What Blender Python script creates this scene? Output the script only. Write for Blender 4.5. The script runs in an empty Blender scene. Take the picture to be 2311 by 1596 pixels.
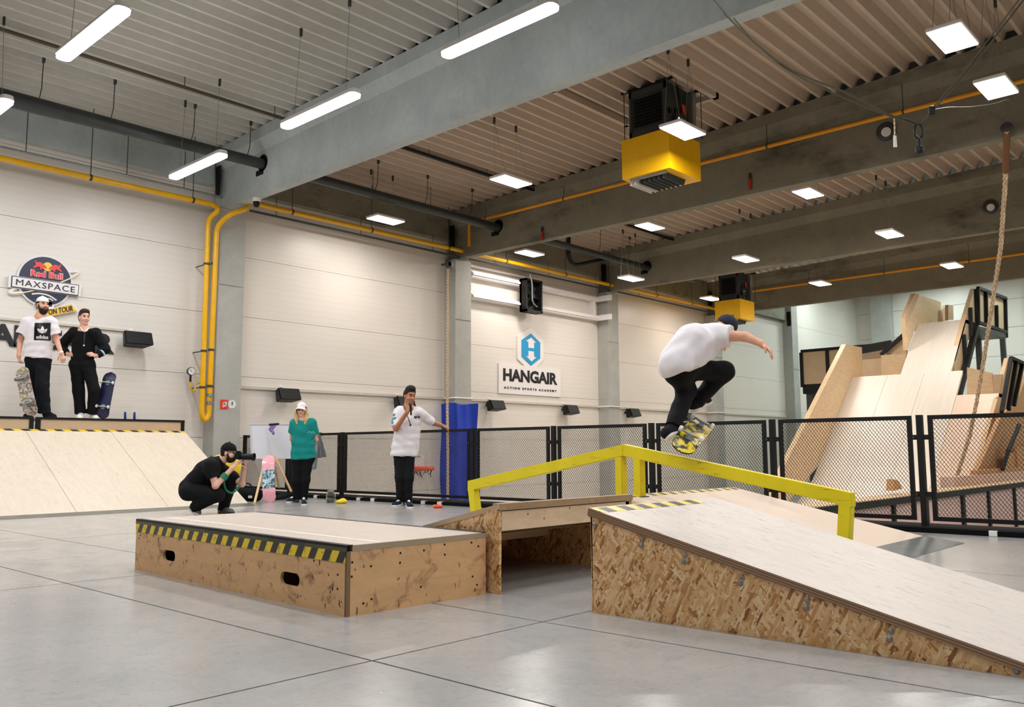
import bpy, bmesh, math, random
import numpy as np
from mathutils import Vector, Matrix
random.seed(4)
C = bpy.context.scene.collection
PI = math.pi
V = Vector

# ---------------------------------------------------------------- camera, world, exposure, big lights
cam_data = bpy.data.cameras.new('camera')
cam_data.sensor_width = 36.0
cam_data.lens = 30.519
cam_data.clip_end = 200
cam = bpy.data.objects.new('camera', cam_data)
C.objects.link(cam)
RT, UP, FW = V((0.677,-0.736,-0.005)), V((-0.078,-0.079,0.994)), V((0.732,0.672,0.111))
mw = Matrix((RT, UP, -FW)).transposed().normalized().to_4x4()
mw.translation = (0, 0, 0.82)
cam.matrix_world = mw
bpy.context.scene.camera = cam

world = bpy.data.worlds.new('world'); bpy.context.scene.world = world
world.use_nodes = True
world.node_tree.nodes['Background'].inputs[0].default_value = (0.9, 0.95, 1, 1)
world.node_tree.nodes['Background'].inputs[1].default_value = 0.02
vs = bpy.context.scene.view_settings
vs.view_transform = 'Standard'; vs.look = 'None'; vs.gamma = 1.0
vs.exposure = 0.0
try: vs.use_curve_mapping = False
except Exception: pass

def glow(loc, power, col):
    d = bpy.data.lights.new('tube_glow', 'POINT'); d.energy = power; d.color = col; d.shadow_soft_size = .06
    o = bpy.data.objects.new('tube_glow', d); C.objects.link(o); o.location = loc
def lamp(loc, sx, sy, power, col, rot=(0, 0, 0)):
    d = bpy.data.lights.new('hall_lamp', 'AREA'); d.shape = 'RECTANGLE'; d.size = sx; d.size_y = sy
    d.energy = power; d.color = col
    o = bpy.data.objects.new('hall_lamp', d); C.objects.link(o); o.location = loc; o.rotation_euler = rot
    return o
COOL = (0.93, 0.97, 1.0); WARM = (1.0, 0.945, 0.87); TEAL = (0.84, 1.0, 0.97)
TUBE_W, PANEL_W = 62, 70
# luminaires of the same rows that hang outside the picture (behind and above the camera) and over the far bay
for y in (-7.5, -4, -0.4, 3.1): lamp((6.9, y, 5.55), .15, 1.7, TUBE_W*(.8 if y < 0 else 1), COOL)
for y in (-7.5, -4, -0.4, 3.1, 6.5): lamp((3.75, y, 5.55), .15, 1.7, TUBE_W*(.8 if y < 0 else 1), COOL)
for x in (0.6, -2.5, -5.6):
    for y in (-4, 3.1, 6.5, 10, 13.5): lamp((x, y, 5.55), .15, 1.7, TUBE_W*.7, COOL)
for x, z in ((11.6, 5.76), (13.1, 5.76), (17.6, 6.2), (22.8, 6.3), (26.2, 6.05)):
    for y in (-8.5, -4.6, -0.8): lamp((x, y, z), .7, .36, PANEL_W, WARM)
for x, y in ((31, 5), (31, 11), (36, 3), (36, 9), (36, 14), (40, 6), (40, 12), (31, -2), (36, -4)):
    lamp((x, y, 8.2), .7, .7, 150, TEAL)

# ---------------------------------------------------------------- helpers
def lin(c): return tuple(((v/255)/12.92 if v/255 <= .04045 else ((v/255+.055)/1.055)**2.4) for v in c)

class NT:
    def __init__(s, name):
        s.m = bpy.data.materials.new(name); s.m.use_nodes = True
        s.t = s.m.node_tree; s.b = s.t.nodes['Principled BSDF']
    def n(s, typ, **kw):
        o = s.t.nodes.new(typ)
        for k, v in kw.items():
            if k.startswith('i_'):
                key = k[2:]
                key = int(key) if key.isdigit() else key
                o.inputs[key].default_value = v
            else: setattr(o, k, v)
        return o
    def l(s, a, b): s.t.links.new(a, b)
    def coords(s, scale=(1, 1, 1), rot=(0, 0, 0), loc=(0, 0, 0)):
        tc = s.n('ShaderNodeTexCoord'); mp = s.n('ShaderNodeMapping')
        mp.inputs['Scale'].default_value = scale; mp.inputs['Rotation'].default_value = rot; mp.inputs['Location'].default_value = loc
        s.l(tc.outputs['Object'], mp.inputs['Vector']); return mp.outputs['Vector']
    def noise(s, vec, scale, detail=4, rough=.55, dist=0):
        o = s.n('ShaderNodeTexNoise'); o.inputs['Scale'].default_value = scale; o.inputs['Detail'].default_value = detail
        o.inputs['Roughness'].default_value = rough; o.inputs['Distortion'].default_value = dist
        s.l(vec, o.inputs['Vector']); return o.outputs['Fac']
    def ramp(s, fac, stops):
        o = s.n('ShaderNodeValToRGB'); e = o.color_ramp.elements
        while len(e) < len(stops): e.new(.5)
        for el, (p, c) in zip(e, stops):
            el.position = p; el.color = (*c, 1) if len(c) == 3 else c
        s.l(fac, o.inputs['Fac']); return o.outputs['Color']
    def mix(s, fac, a, b, mode='MIX'):
        o = s.n('ShaderNodeMix', data_type='RGBA', blend_type=mode)
        for sock, v in ((o.inputs[0], fac), (o.inputs[6], a), (o.inputs[7], b)):
            if hasattr(v, 'is_output'): s.l(v, sock)
            elif isinstance(v, (int, float)): sock.default_value = v
            else: sock.default_value = (*v, 1)
        return o.outputs[2]
    def math(s, op, a, b=None, clamp=False):
        o = s.n('ShaderNodeMath', operation=op); o.use_clamp = clamp
        for i, v in enumerate((a, b)):
            if v is None: continue
            if hasattr(v, 'is_output'): s.l(v, o.inputs[i])
            else: o.inputs[i].default_value = v
        return o.outputs[0]
    def color(s, c):
        if hasattr(c, 'is_output'): s.l(c, s.b.inputs['Base Color'])
        else: s.b.inputs['Base Color'].default_value = (*c, 1)
        return s
    def set(s, rough=None, metal=None, spec=None, coat=None):
        if rough is not None:
            if hasattr(rough, 'is_output'): s.l(rough, s.b.inputs['Roughness'])
            else: s.b.inputs['Roughness'].default_value = rough
        if metal is not None: s.b.inputs['Metallic'].default_value = metal
        if spec is not None: s.b.inputs['Specular IOR Level'].default_value = spec
        if coat is not None: s.b.inputs['Coat Weight'].default_value = coat
        return s
    def bump(s, h, strength=.3, dist=.01):
        o = s.n('ShaderNodeBump'); o.inputs['Strength'].default_value = strength; o.inputs['Distance'].default_value = dist
        s.l(h, o.inputs['Height']); s.l(o.outputs['Normal'], s.b.inputs['Normal']); return s

def plain(name, rgb, rough=.5, metal=0, spec=.5, var=.06, sc=6):
    t = NT(name); c = lin(rgb)
    f = t.noise(t.coords(), sc, 3)
    t.color(t.ramp(f, [(.3, tuple(v*(1-var) for v in c)), (.7, tuple(min(1, v*(1+var)) for v in c))]))
    return t.set(rough, metal, spec).m

def emit(name, rgb, strength):
    t = NT(name); t.color((.9, .9, .9)); t.b.inputs['Emission Color'].default_value = (*rgb, 1)
    t.b.inputs['Emission Strength'].default_value = strength; return t.m

def concrete(name, lo, hi, rough=.75, sc=1.2, stain=None):
    t = NT(name); v = t.coords()
    a = t.noise(v, sc, 6, .6, .4); b = t.noise(v, sc*9, 4)
    col = t.ramp(a, [(.25, lin(lo)), (.75, lin(hi))])
    col = t.mix(.25, col, t.ramp(b, [(.3, lin(lo)), (.7, lin(hi))]))
    # vertical run marks left by the formwork
    c = t.noise(t.coords((2.2, 2.2, .35)), 3, 3)
    col = t.mix(t.math('MULTIPLY', t.math('GREATER_THAN', c, .62), .18), col, lin(lo))
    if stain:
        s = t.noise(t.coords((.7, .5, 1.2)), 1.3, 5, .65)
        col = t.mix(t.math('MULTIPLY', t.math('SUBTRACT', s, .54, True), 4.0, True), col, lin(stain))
    t.color(col).set(rough); t.bump(b, .12, .01); return t.m

def osb(name, plane):
    """oriented strand board: three layers of stretched random chips, each turned its own way"""
    t = NT(name); tc = t.n('ShaderNodeTexCoord'); sep = t.n('ShaderNodeSeparateXYZ'); t.l(tc.outputs['Object'], sep.inputs[0])
    com = t.n('ShaderNodeCombineXYZ')
    t.l(sep.outputs[plane[0]], com.inputs[0]); t.l(sep.outputs[plane[1]], com.inputs[1])
    wob = t.n('ShaderNodeTexNoise'); wob.inputs['Scale'].default_value = 30; t.l(com.outputs[0], wob.inputs['Vector'])
    off = t.n('ShaderNodeVectorMath', operation='SCALE'); off.inputs['Scale'].default_value = .012; t.l(wob.outputs['Color'], off.inputs[0])
    base = t.n('ShaderNodeVectorMath', operation='ADD'); t.l(com.outputs[0], base.inputs[0]); t.l(off.outputs[0], base.inputs[1])
    tones = [(0, lin((124, 78, 40))), (.08, lin((178, 122, 70))), (.3, lin((214, 164, 108))), (.6, lin((228, 186, 132))), (.85, lin((240, 208, 162))), (1, lin((200, 142, 84)))]
    col = None
    for i, (ang, sx, sy) in enumerate(((.25, 16, 62), (1.3, 18, 70), (-.55, 13, 52), (2.2, 20, 84), (.8, 17, 66), (-1.1, 15, 74))):
        mp = t.n('ShaderNodeMapping', vector_type='TEXTURE'); mp.inputs['Rotation'].default_value = (0, 0, ang); mp.inputs['Scale'].default_value = (1/sx, 1/sy, 1)
        mp.inputs['Location'].default_value = (i*.31, i*.17, 0); t.l(base.outputs[0], mp.inputs['Vector'])
        vo = t.n('ShaderNodeTexVoronoi', distance='CHEBYCHEV'); vo.inputs['Scale'].default_value = 1; t.l(mp.outputs[0], vo.inputs['Vector'])
        sc_ = t.n('ShaderNodeSeparateColor'); t.l(vo.outputs['Color'], sc_.inputs[0])
        c = t.ramp(sc_.outputs[0], tones)
        if col is None: col = c; h = sc_.outputs[0]
        else:
            col = t.mix(t.math('GREATER_THAN', sc_.outputs[1], .55), col, c)
    d = t.noise(com.outputs[0], 55, 3); col = t.mix(t.math('MULTIPLY', t.math('GREATER_THAN', d, .66), .7), col, lin((96, 56, 28)))
    e = t.noise(com.outputs[0], 3, 3); col = t.mix(t.math('MULTIPLY', e, .18), col, lin((160, 108, 60)))
    t.color(col).set(.55, spec=.4); t.bump(h, .15, .004); return t.m

def ply(name, base, dark, stainy=.5, plane=('Y', 'Z'), scale=1.0):
    """plywood face with knocks, scuffs and dirt"""
    t = NT(name)
    a = t.noise(t.coords((1.5, 1.5, 6)), 3*scale, 5, .6, .5)
    col = t.ramp(a, [(.25, lin(tuple(v*.93 for v in base))), (.75, lin(tuple(min(255, v*1.04) for v in base)))])
    s1 = t.noise(t.coords(), 9*scale, 5, .62, 1.0)
    col = t.mix(t.math('MULTIPLY', t.math('SUBTRACT', s1, .56, True), 5*stainy, True), col, lin(dark))
    s2 = t.noise(t.coords((1, 1, .45)), 26*scale, 3, .6, .3)
    col = t.mix(t.math('MULTIPLY', t.math('GREATER_THAN', s2, .67), stainy), col, lin(tuple(v*.8 for v in dark)))
    t.color(col).set(.6, spec=.35); t.bump(s2, .08, .004); return t.m

def skate_ply(name, base, scuff, dirn=(1, 9, 9), amount=.55, tint=None):
    """pale ramp surface with fine scratches along the riding line"""
    t = NT(name)
    g = t.noise(t.coords(tuple(d*1.0 for d in dirn)), 2.2, 4)
    col = t.ramp(g, [(.3, lin(tuple(v*.965 for v in base))), (.7, lin(base))])
    if tint:
        g2 = t.noise(t.coords(), .8, 3); col = t.mix(t.math('MULTIPLY', g2, .5), col, lin(tint))
    v = t.coords(tuple(d*1.0 for d in dirn), (0, 0, .25))
    s = t.noise(v, 9, 4, .7, .5); m = t.noise(t.coords(), 1.7, 2)
    k = t.math('MULTIPLY', t.math('SUBTRACT', s, .57, True), 7, True)
    k = t.math('MULTIPLY', k, t.math('MULTIPLY', m, amount*2), True)
    col = t.mix(k, col, lin(scuff))
    t.color(col).set(.42, spec=.4); return t.m

def stripes(name, direction, freq, c1, c2, worn=0.0, rough=.4):
    t = NT(name); tc = t.n('ShaderNodeTexCoord'); d = t.n('ShaderNodeVectorMath', operation='DOT_PRODUCT')
    d.inputs[1].default_value = direction; t.l(tc.outputs['Object'], d.inputs[0])
    f = t.math('FRACT', t.math('MULTIPLY', d.outputs['Value'], freq)); g = t.math('GREATER_THAN', f, .5)
    col = t.mix(g, lin(c1), lin(c2))
    if worn:
        n = t.noise(t.coords(), 22, 4, .6); col = t.mix(t.math('MULTIPLY', t.math('GREATER_THAN', n, .60), worn), col, lin((70, 62, 30)))
    t.color(col).set(rough); return t.m

class MB:
    def __init__(s): s.v = []; s.f = []
    def add(s, vs_, fs):
        o = len(s.v); s.v += [tuple(p) for p in vs_]; s.f += [tuple(i+o for i in q) for q in fs]; return s
    def box(s, a, b):
        x0, y0, z0 = (min(p, q) for p, q in zip(a, b)); x1, y1, z1 = (max(p, q) for p, q in zip(a, b))
        return s.add([(x0, y0, z0), (x1, y0, z0), (x1, y1, z0), (x0, y1, z0), (x0, y0, z1), (x1, y0, z1), (x1, y1, z1), (x0, y1, z1)],
                     [(0, 3, 2, 1), (4, 5, 6, 7), (0, 1, 5, 4), (1, 2, 6, 5), (2, 3, 7, 6), (3, 0, 4, 7)])
    def prism(s, poly, d):
        """polygon (3d points) swept by vector d"""
        n = len(poly); d = V(d); P = [V(p) for p in poly]
        return s.add(P+[p+d for p in P], [tuple(range(n))[::-1], tuple(range(n, 2*n))]+[(i, (i+1) % n, (i+1) % n+n, i+n) for i in range(n)])
    def bar(s, a, b, w, h, up=(0, 0, 1)):
        a, b = V(a), V(b); t = (b-a).normalized(); u = V(up)
        if abs(t.dot(u)) > .98: u = V((1, 0, 0))
        r = t.cross(u).normalized(); u = r.cross(t).normalized()
        q = [a+r*x*w/2+u*y*h/2 for x, y in ((-1, -1), (1, -1), (1, 1), (-1, 1))]
        return s.prism(q, b-a)
    def tube(s, pts, r, n=8, cap=True):
        P = [V(p) for p in pts]; R = r if isinstance(r, (list, tuple)) else [r]*len(P); o = len(s.v); u = None
        for i, p in enumerate(P):
            t = (P[min(i+1, len(P)-1)]-P[max(i-1, 0)]).normalized()
            if u is None:
                u = V((0, 0, 1)) if abs(t.z) < .9 else V((1, 0, 0))
            u = (u-t*u.dot(t)).normalized(); w = t.cross(u)
            for k in range(n):
                a = 2*PI*k/n; q = p+(u*math.cos(a)+w*math.sin(a))*R[i]; s.v.append(tuple(q))
        for i in range(len(P)-1):
            for k in range(n):
                s.f.append((o+i*n+k, o+i*n+(k+1) % n, o+(i+1)*n+(k+1) % n, o+(i+1)*n+k))
        if cap:
            s.f.append(tuple(o+k for k in range(n))[::-1]); e = o+(len(P)-1)*n; s.f.append(tuple(e+k for k in range(n)))
        return s
    def lathe(s, c, prof, n=16, axis=(0, 0, 1)):
        ax = V(axis).normalized(); u = V((1, 0, 0)) if abs(ax.x) < .9 else V((0, 1, 0)); u = (u-ax*u.dot(ax)).normalized(); w = ax.cross(u)
        o = len(s.v); c = V(c)
        for r, h in prof:
            for k in range(n):
                a = 2*PI*k/n; s.v.append(tuple(c+ax*h+(u*math.cos(a)+w*math.sin(a))*r))
        for i in range(len(prof)-1):
            for k in range(n): s.f.append((o+i*n+k, o+i*n+(k+1) % n, o+(i+1)*n+(k+1) % n, o+(i+1)*n+k))
        s.f.append(tuple(o+k for k in range(n))[::-1]); e = o+(len(prof)-1)*n; s.f.append(tuple(e+k for k in range(n)))
        return s
    def grid(s, fn, nu, nv):
        o = len(s.v)
        for i in range(nu+1):
            for j in range(nv+1): s.v.append(tuple(fn(i/nu, j/nv)))
        for i in range(nu):
            for j in range(nv):
                a = o+i*(nv+1)+j; s.f.append((a, a+nv+1, a+nv+2, a+1))
        return s
    def shell(s, fn, nu, nv, thick):
        """closed sheet: fn gives the top, thick a vector to the underside"""
        o = len(s.v); d = V(thick); N = (nu+1)*(nv+1)
        s.grid(fn, nu, nv); top = s.v[o:o+N]
        s.v += [tuple(V(p)+d) for p in top]; fs = []
        for i in range(nu):
            for j in range(nv):
                a = o+N+i*(nv+1)+j; fs.append((a, a+1, a+nv+2, a+nv+1))
        rim = [i*(nv+1) for i in range(nu+1)]+[nu*(nv+1)+j for j in range(1, nv+1)]+[i*(nv+1)+nv for i in range(nu-1, -1, -1)]+[j for j in range(nv-1, 0, -1)]
        for k in range(len(rim)):
            a, b = rim[k]+o, rim[(k+1) % len(rim)]+o; fs.append((b, a, a+N, b+N))
        s.f += fs; return s
    def build(s, name, mat, parent=None, smooth=False, bevel=0, kind=None, fix=True):
        me = bpy.data.meshes.new(name); me.from_pydata(s.v, [], s.f); me.validate()
        if fix:
            bm = bmesh.new(); bm.from_mesh(me); bmesh.ops.recalc_face_normals(bm, faces=bm.faces)
            if bevel: bmesh.ops.bevel(bm, geom=[e for e in bm.edges], offset=bevel, segments=2, affect='EDGES', clamp_overlap=True)
            bm.to_mesh(me); bm.free()
        if smooth:
            for p in me.polygons: p.use_smooth = True
            try: me.set_sharp_from_angle(angle=math.radians(40))
            except Exception: pass
        return link(name, me, mat, parent, kind)

def link(name, me, mat, parent=None, kind=None):
    """world-space mesh -> object; under a parent its vertices are moved into the parent's frame"""
    if mat is not None and not me.materials: me.materials.append(mat)
    o = bpy.data.objects.new(name, me); C.objects.link(o)
    if parent is not None:
        root = parent; off = V((0, 0, 0))
        while root is not None: off += root.location; root = root.parent
        me.transform(Matrix.Translation(-off)); o.parent = parent
    if kind: o['kind'] = kind
    return o

def own_origin(o, loc):
    """move a top-level mesh object's origin to its base"""
    o.data.transform(Matrix.Translation(-V(loc))); o.location = loc; return o

def thing(name, label, cat, loc=(0, 0, 0), group=None):
    o = bpy.data.objects.new(name, None); C.objects.link(o); o.location = loc; o.empty_display_size = .1
    o['label'] = label; o['category'] = cat
    if group: o['group'] = group
    return o
def tag(o, label, cat, group=None):
    o['label'] = label; o['category'] = cat
    if group: o['group'] = group
    return o
def struct(o): o['kind'] = 'structure'; return o
def empty_struct(name, loc=(0, 0, 0)):
    o = bpy.data.objects.new(name, None); C.objects.link(o); o.location = loc; o['kind'] = 'structure'; return o
def copy_thing(root, d, label, group=None):
    r = root.copy(); C.objects.link(r); r.location = root.location+V(d); r['label'] = label
    if group: r['group'] = group
    for ch in list(root.children):
        c = ch.copy(); C.objects.link(c); c.parent = r
        for g in list(ch.children):
            e = g.copy(); C.objects.link(e); e.parent = c
    return r

def text_mesh(body, size, extrude=.004, bold=0, align='CENTER', space=1.0, shear=0):
    cu = bpy.data.curves.new('lettering', 'FONT'); cu.body = body; cu.size = size; cu.extrude = extrude; cu.offset = bold
    cu.align_x = align; cu.align_y = 'CENTER'; cu.space_character = space; cu.shear = shear; cu.resolution_u = 3
    ob = bpy.data.objects.new('lettering', cu); C.objects.link(ob)
    bpy.context.view_layer.update()
    me = bpy.data.meshes.new_from_object(ob.evaluated_get(bpy.context.evaluated_depsgraph_get()))
    bpy.data.objects.remove(ob); bpy.data.curves.remove(cu); me.materials.clear()
    return me
def put_text(name, body, size, origin, xdir, ydir, mat, parent, xs=1.0, width=None, height=None, **kw):
    me = text_mesh(body, size, **kw); x = V(xdir).normalized(); y = V(ydir).normalized(); n = x.cross(y)
    if width or height:
        co = np.empty(len(me.vertices)*3); me.vertices.foreach_get('co', co); co = co.reshape(-1, 3); lo, hi = co.min(0), co.max(0)
        me.transform(Matrix.Diagonal((width/(hi[0]-lo[0]) if width else 1, height/(hi[1]-lo[1]) if height else 1, 1, 1)) @ Matrix.Translation((-(lo[0]+hi[0])/2, -(lo[1]+hi[1])/2, 0)))
    m = Matrix((x*xs, y, n)).transposed().to_4x4(); m.translation = origin; me.transform(m)
    return link(name, me, mat, parent)
def smooth_path(pts, n=6):
    P = [V(p) for p in pts]; out = []
    for i in range(len(P)-1):
        p0, p1, p2, p3 = P[max(i-1, 0)], P[i], P[i+1], P[min(i+2, len(P)-1)]
        for k in range(n):
            t = k/n; out.append(.5*((2*p1)+(p2-p0)*t+(2*p0-5*p1+4*p2-p3)*t*t+(3*p1-p0-3*p2+p3)*t**3))
    return out+[P[-1]]
def round_path(pts, r, n=5):
    """polyline with rounded elbows"""
    P = [V(p) for p in pts]; out = [P[0]]
    for i in range(1, len(P)-1):
        a = (P[i-1]-P[i]); b = (P[i+1]-P[i]); q = min(r, a.length*.49, b.length*.49); a = P[i]+a.normalized()*q; b = P[i]+b.normalized()*q
        for k in range(n+1):
            t = k/n; out.append(a*(1-t)**2+P[i]*2*t*(1-t)+b*t*t)
    return out+[P[-1]]

def split_letters(o):
    """one object per letter, children of the same parent"""
    bm = bmesh.new(); bm.from_mesh(o.data); bm.verts.ensure_lookup_table(); seen = set(); isl = []
    for v in bm.verts:
        if v.index in seen: continue
        st = [v]; grp = []
        while st:
            q = st.pop()
            if q.index in seen: continue
            seen.add(q.index); grp.append(q.index); st += [e.other_vert(q) for e in q.link_edges]
        isl.append(set(grp))
    for g in isl:
        b2 = bm.copy(); b2.verts.ensure_lookup_table(); bmesh.ops.delete(b2, geom=[v for v in b2.verts if v.index not in g], context='VERTS')
        me = bpy.data.meshes.new('letter'); b2.to_mesh(me); b2.free(); me.materials.append(o.data.materials[0])
        c = bpy.data.objects.new('letter', me); C.objects.link(c); c.parent = o.parent
    bm.free(); bpy.data.objects.remove(o)
# ---------------------------------------------------------------- materials
M = {}
def bvh_of(o):
    from mathutils.bvhtree import BVHTree
    off = V((0, 0, 0)); r = o.parent
    while r is not None: off += r.location; r = r.parent
    return BVHTree.FromPolygons([v.co+off for v in o.data.vertices], [tuple(p.vertices) for p in o.data.polygons])
def drape(o, bvh, d, ref):
    """lay a flat print on a surface: every vertex keeps its height over the print's plane"""
    off = V((0, 0, 0)); r = o.parent
    while r is not None: off += r.location; r = r.parent
    d = V(d).normalized()
    for v in o.data.vertices:
        p = v.co+off; h = (p-V(ref)).dot(d); hit = bvh.ray_cast(p-d*(h-.6), -d, 1.2)[0]
        if hit is not None: v.co = hit+d*(.003+max(0, h))-off
    return o
def print_patch(name, c, x, y, w, h, d, mat, parent, n=10):
    c, x, y = V(c), V(x).normalized(), V(y).normalized()
    return MB().shell(lambda a, b: c+x*(a-.5)*w+y*(b-.5)*h+V(d).normalized()*.002, n, n, V(d).normalized()*-.002).build(name, mat, parent)
M['wall'] = None
def wall_mat(name, rgb):
    t = NT(name); v = t.coords((.15, .15, 1)); n = t.noise(v, 2, 2)
    c = lin(rgb); col = t.ramp(n, [(.3, tuple(x*.97 for x in c)), (.7, c)])
    sep = t.n('ShaderNodeSeparateXYZ'); tc = t.n('ShaderNodeTexCoord'); t.l(tc.outputs['Object'], sep.inputs[0])
    f = t.math('FRACT', t.math('MULTIPLY', sep.outputs['Z'], 8.0)); g = t.math('LESS_THAN', f, .16)
    col = t.mix(t.math('MULTIPLY', g, .07), col, tuple(x*.5 for x in c))
    t.color(col).set(.38, spec=.45); t.bump(t.math('SUBTRACT', 1.0, g), .35, .004); return t.m
M['wall'] = wall_mat('white_wall_sheet', (230, 222, 213))
M['beam'] = concrete('cool_lit_concrete', (158, 166, 166), (192, 199, 198))  # cool tube light of the near bay mixed into the bluish tone
M['beam_dim_stained'] = concrete('dim_stained_concrete', (116, 112, 96), (144, 138, 119), stain=(60, 56, 44))  # dimmer light away from the tubes put into the base; blotches are stain
M['column'] = concrete('column_concrete', (160, 160, 154), (188, 186, 180), sc=1.8)
M['deck'] = plain('roof_sheet_paint', (206, 203, 195), .45, var=.04)
M['deck_dim'] = plain('dim_warm_roof_sheet', (196, 177, 158), .45, var=.04)  # same sheets, with the dim warm light of the inner bays in the colour
M['dark'] = plain('black_powder_coat', (13, 14, 14), .5, spec=.3, var=.2)
M['dark2'] = plain('dark_grey_metal', (62, 66, 66), .45, .3, var=.12)
M['zinc'] = plain('galvanised_steel', (150, 155, 154), .4, .7, var=.15, sc=20)
M['yellow_pipe'] = plain('yellow_pipe_paint', (238, 178, 8), .32, var=.05)
M['yellow'] = plain('yellow_box_paint', (252, 190, 6), .38, var=.03)
M['white'] = plain('white_board', (236, 230, 228), .4, var=.02)
M['black'] = plain('black_plastic', (11, 12, 12), .5, spec=.3, var=.2)
M['paper'] = plain('white_label_paper', (228, 226, 218), .7)
M['orange'] = plain('orange_plastic', (240, 78, 26), .35)
M['rope'] = None
def rope_mat():
    t = NT('hemp_rope'); w = t.n('ShaderNodeTexWave'); w.inputs['Scale'].default_value = 14; w.inputs['Distortion'].default_value = 1.5
    w.bands_direction = 'DIAGONAL'; t.l(t.coords(), w.inputs['Vector'])
    t.color(t.ramp(w.outputs['Fac'], [(.2, lin((176, 148, 116))), (.8, lin((230, 206, 178)))])).set(.85); t.bump(w.outputs['Fac'], .6, .006); return t.m
M['rope'] = rope_mat()
M['blue'] = plain('blue_vinyl', (14, 56, 176), .32, var=.18, sc=2)
M['pine'] = ply('pine_board', (226, 200, 168), (176, 140, 100), .2)
M['plyedge'] = stripes('ply_edge_layers', (0, -.234, .972), 85, (160, 124, 92), (118, 88, 66))
M['tape'] = stripes('hazard_tape_x', (1, 0, 0), 6, (232, 204, 96), (58, 60, 54), .5)


# ================================================================ SETTING
# ---- concrete floor: saw-cut slabs
def floor_mat():
    t = NT('polished_concrete_floor'); v = t.coords()
    a = t.noise(v, .55, 5, .6, .3); b = t.noise(v, 5, 5, .65, .6)
    col = t.ramp(a, [(.28, lin((154, 151, 149))), (.72, lin((184, 178, 174)))])
    blot = t.math('MULTIPLY', t.math('SUBTRACT', b, .47, True), 3.4, True)
    col = t.mix(t.math('MULTIPLY', blot, .55), col, lin((124, 129, 127)))
    s = t.noise(t.coords((1.2, 5, 1), (0, 0, .5)), 12, 4, .7, .8)
    col = t.mix(t.math('MULTIPLY', t.math('SUBTRACT', s, .56, True), 3.0, True), col, lin((118, 124, 122)))
    s2 = t.noise(t.coords((6, 1.1, 1), (0, 0, -.4)), 11, 4, .7, .8)
    col = t.mix(t.math('MULTIPLY', t.math('SUBTRACT', s2, .56, True), 3.0, True), col, lin((120, 124, 122)))
    fm = t.noise(t.coords((3, 9, 1), (0, 0, .9)), 9, 4, .75, 1.2); col = t.mix(t.math('MULTIPLY', t.math('SUBTRACT', fm, .60, True), 5.0, True), col, lin((112, 116, 114)))
    fm2 = t.noise(t.coords((10, 2.5, 1), (0, 0, .3)), 8, 4, .75, 1.2); col = t.mix(t.math('MULTIPLY', t.math('SUBTRACT', fm2, .62, True), 2.5, True), col, lin((204, 199, 196)))
    d = t.noise(v, 30, 2); col = t.mix(t.math('MULTIPLY', t.math('GREATER_THAN', d, .76), .5), col, lin((92, 96, 94)))
    t.color(col).set(t.math('ADD', t.math('MULTIPLY', b, .26), .10), spec=.5)
    t.bump(b, .03, .01); return t.m
M['floor'] = floor_mat()
FZ = 0.0
fl = MB(); fl.box((-9, -14, -.30), (9.55, 16, -.012))
floor = struct(fl.build('floor', plain('floor_joint_filler', (70, 74, 72), .8)))
xs = [-9, -4.0, -.9, 2.222, 3.253, 6.4, 9.12]; ys = [-14, -6, -3.3, -.25, 2.798, 5.878, 8.95, 12.02, 16]
g = .006
for i in range(len(xs)-1):
    for j in range(len(ys)-1):
        MB().box((xs[i]+g, ys[j]+g, -.2), (xs[i+1]-g, ys[j+1]-g, 0)).build('slab', M['floor'], floor)
# lower floor of the pit behind the fence
struct(MB().box((9.55, -14, -1.05), (60, 16, -.9)).build('floor', plain('pit_floor_paint', (176, 170, 160), .5), None)).name = 'floor_lower'

# ---- left wall: sandwich panels between the columns, seams every 1.24 m
wall = struct(MB().box((-9, 16.06, -1), (43, 16.3, 11)).build('wall_left', M['wall']))
colx = [8.46+6.42*n for n in range(-2, 6)]
zs = [-.9, -.13, 1.105, 2.345, 3.582, 4.82, 6.06, 7.3]
bounds = [-9]+[x+.28 for x in colx[1:]]
for i in range(len(bounds)-1):
    for k in range(len(zs)-1):
        if bounds[i+1] < 1: continue
        MB().box((bounds[i]+.004, 16.0, zs[k]+.0035), (bounds[i+1]-.004, 16.055, zs[k+1]-.0035)).build('panel', M['wall'], wall)
# end wall beyond the roll-in ramp and the walls behind the camera
far = struct(MB().box((42.45, -16, -1), (42.8, 16.06, 11)).build('wall_far', M['wall']))
for k, z in enumerate((-.9, 1.105, 2.345, 3.582, 4.82, 6.06, 7.3, 8.54)):
    MB().box((42.40, -10, z+.006), (42.45, 15.9, z+1.228)).build('panel', M['wall'], far)
M['wall_dark'] = concrete('grey_rear_wall', (96, 98, 98), (120, 122, 120))  # dark tone of the unseen rear walls chosen to cut bounced fill
struct(MB().box((-9.3, -14, -1), (-9, 16.3, 11)).build('wall_back', M['wall_dark']))
struct(MB().box((-9.3, -16.3, -1), (42.8, -14, 11)).build('wall_right', M['wall_dark']))

# ---- columns
for n, x in enumerate(colx[1:]):
    m = MB(); m.box((x, 15.6, -.9), (x+.56, 16.03, 10.5 if n == 5 else 5.64))
    m.box((x+.02, 15.585, 4.1), (x+.54, 15.6, 4.11))
    c = struct(m.build('column', M['column'], bevel=.012))
for y in (14.3, 7.6): struct(MB().box((41.9, y, -.9), (42.42, y+.9 if y > 8 else y+.7, 10.5)).build('column', M['column'], bevel=.012))

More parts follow.
